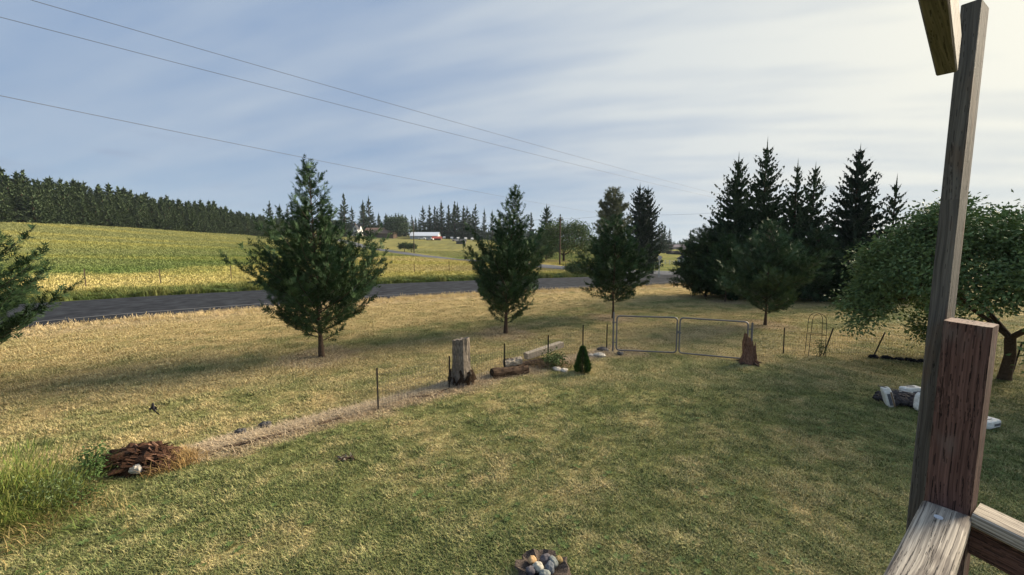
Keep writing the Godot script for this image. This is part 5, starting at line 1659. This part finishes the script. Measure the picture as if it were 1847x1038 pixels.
	wire("upper far wire between the pasture pole and the nearer pole", top.call(pa, 10.4), top.call(pb, 8.1), 0.8, 0.02)
	wire("lower far wire between the pasture pole and the nearer pole", top.call(pa, 8.0), top.call(pb, 6.3), 0.9, 0.02)
	wire("wire from the nearer pole to behind the double spruce", top.call(pb, 8.0), pf + Vector3(0, 8.4, 0), 0.2, 0.013)
	wire("wire from behind the double spruce rising to the grove", pf + Vector3(0, 8.3, 0), top.call(pd, 9.7), 0.35, 0.013)
	wire("wire low in the sky right of the grove", top.call(pd, 10.0), Vector3(98, 9.6, -74), 0.6, 0.016)

func sky_texture(sun: Vector3) -> ImageTexture:
	var w := 1536
	var h := 768
	var f := FastNoiseLite.new()
	f.seed = 21; f.frequency = 1.0; f.noise_type = FastNoiseLite.TYPE_SIMPLEX_SMOOTH
	f.fractal_type = FastNoiseLite.FRACTAL_FBM; f.fractal_octaves = 5; f.fractal_gain = 0.52
	var im := Image.create(w, h, false, Image.FORMAT_RGBF)
	var ca := cos(SKY_TURN)
	var sa := sin(SKY_TURN)
	for y in h:
		var up := PI * (0.5 - (y + 0.5) / h)
		var sy := sin(up)
		if sy < -0.03:
			for x in w: im.set_pixel(x, y, Color(0.20, 0.22, 0.23))
			continue
		for x in w:
			var az := TAU * (x + 0.5) / w
			var d := Vector3(sin(az) * cos(up), sy, -cos(az) * cos(up))
			var e := maxf(sy, 0.0)
			var cs := d.dot(sun)
			# veil of high cloud over blue
			var blue := Color(0.112, 0.188, 0.330).lerp(Color(0.310, 0.390, 0.450), pow(1.0 - e, 5.0))
			var q := 1.0 / (e + 0.16)
			var px := d.x * q
			var pz := d.z * q
			var u := (px * ca + pz * sa)
			var v := (-px * sa + pz * ca)
			var streak := f.get_noise_2d(u * 0.35 + 3.0, v * 2.1)
			var soft := f.get_noise_2d(u * 0.30 + 40.0, v * 0.55 + 9.0)
			var fine := f.get_noise_2d(u * 1.0 + 80.0, v * 5.0 + 9.0)
			var glow := pow(clampf(0.5 + 0.5 * cs, 0.0, 1.0), 4.0)
			var cover := clampf(0.42 + soft * 0.44 + streak * 0.36 + fine * 0.14 + glow * 0.55, 0.0, 1.0)
			var cloud := Color(0.290, 0.345, 0.415).lerp(Color(0.550, 0.555, 0.520), glow)
			var c := blue.lerp(cloud, cover)
			var core := pow(clampf(cs, 0.0, 1.0), 14.0)
			c += Color(0.12, 0.09, 0.02) * core + Color(4.0, 3.5, 2.5) * pow(clampf(cs, 0.0, 1.0), 420.0)
			# low dark cloudlets
			var low := clampf((f.get_noise_2d(angle_difference(0.0, az) * 3.2 + 5.0, up * 24.0 + 2.0) - 0.22) * 3.0, 0.0, 1.0) * exp(-pow((up - 0.15) / 0.07, 2.0))
			c = c.lerp(Color(0.200, 0.245, 0.330), low * 0.45 * (1.0 - glow))
			c *= 0.655
			im.set_pixel(x, y, c)
	return ImageTexture.create_from_image(im)

const SKY_TURN := 0.30
func _ready():
	rng.seed = 77
	for k in [[noise_a, 0.16, 3], [noise_b, 0.75, 2], [noise_c, 2.6, 2]]:
		k[0].frequency = k[1]; k[0].seed = 11 + k[2]; k[0].fractal_octaves = k[2]
		k[0].noise_type = FastNoiseLite.TYPE_SIMPLEX_SMOOTH; k[0].fractal_type = FastNoiseLite.FRACTAL_FBM
	# camera
	var cam := Camera3D.new()
	cam.name = "camera"
	add_child(cam)
	cam.position = Vector3(0, EYE, 0)
	cam.rotation_degrees = Vector3(-5.83, 0, 0)
	cam.fov = 70.46
	cam.near = 0.05; cam.far = 9000.0
	cam.current = true
	# sky and sun
	var az := deg_to_rad(64.0)
	var el := deg_to_rad(23.5)
	var sun_dir := Vector3(sin(az) * cos(el), sin(el), -cos(az) * cos(el))
	var env := Environment.new()
	var sky := Sky.new()
	var pano := PanoramaSkyMaterial.new()
	pano.panorama = sky_texture(sun_dir)
	sky.sky_material = pano
	env.background_mode = Environment.BG_SKY
	env.sky = sky
	env.tonemap_mode = Environment.TONE_MAPPER_LINEAR
	env.tonemap_exposure = 2.45
	env.fog_enabled = true
	env.fog_density = 0.00014
	env.fog_light_color = Color(0.80, 0.86, 0.92)
	env.sdfgi_enabled = true; env.ssao_enabled = true; env.ssil_enabled = true
	var we := WorldEnvironment.new()
	we.name = "environment"
	we.environment = env
	add_child(we)
	var sun := DirectionalLight3D.new()
	sun.name = "sun"
	add_child(sun)
	sun.look_at_from_position(Vector3.ZERO, -sun_dir, Vector3.UP)
	sun.light_energy = 1.45
	sun.light_color = Color(1.0, 0.93, 0.82)
	sun.light_angular_distance = 28.0
	sun.shadow_enabled = true
	# the land
	survey()
	main_line = smooth_line(main_road, 1.5)
	build_ground()
	var asphalt := StandardMaterial3D.new()
	asphalt.albedo_texture = noise_image(1024, 0.012, 7, Color(0.150, 0.160, 0.178), Color(0.235, 0.248, 0.270), 31, 2.2)
	asphalt.uv1_triplanar = true; asphalt.uv1_world_triplanar = true; asphalt.uv1_scale = Vector3.ONE * 0.085
	asphalt.roughness = 1.0; asphalt.metallic_specular = 0.15
	var road := build_road(main_line, 4.3, 0.05, "road", asphalt, "grey asphalt country road crossing behind the cypresses", 0.06)
	obj("edge_line", line_sheet(main_line, 3.8, 0.04, 0.082).mesh(), plain_mat(0.20, 0.20, 0.20), road)
	var worn := asphalt.duplicate()
	worn.albedo_texture = noise_image(512, 0.09, 5, Color(0.30, 0.31, 0.33), Color(0.42, 0.43, 0.45), 32, 1.8)
	build_road(smooth_line(side_road, 2.0), 3.2, 0.07, "side_road", worn, "paler side road climbing away to the farm", 0.05)
	build_deck()
	build_fences()
	build_near_trees()
	build_far_trees()
	build_farm()
	build_yard_wood()
	build_yard_things()
	build_near_plants()
	build_grass()
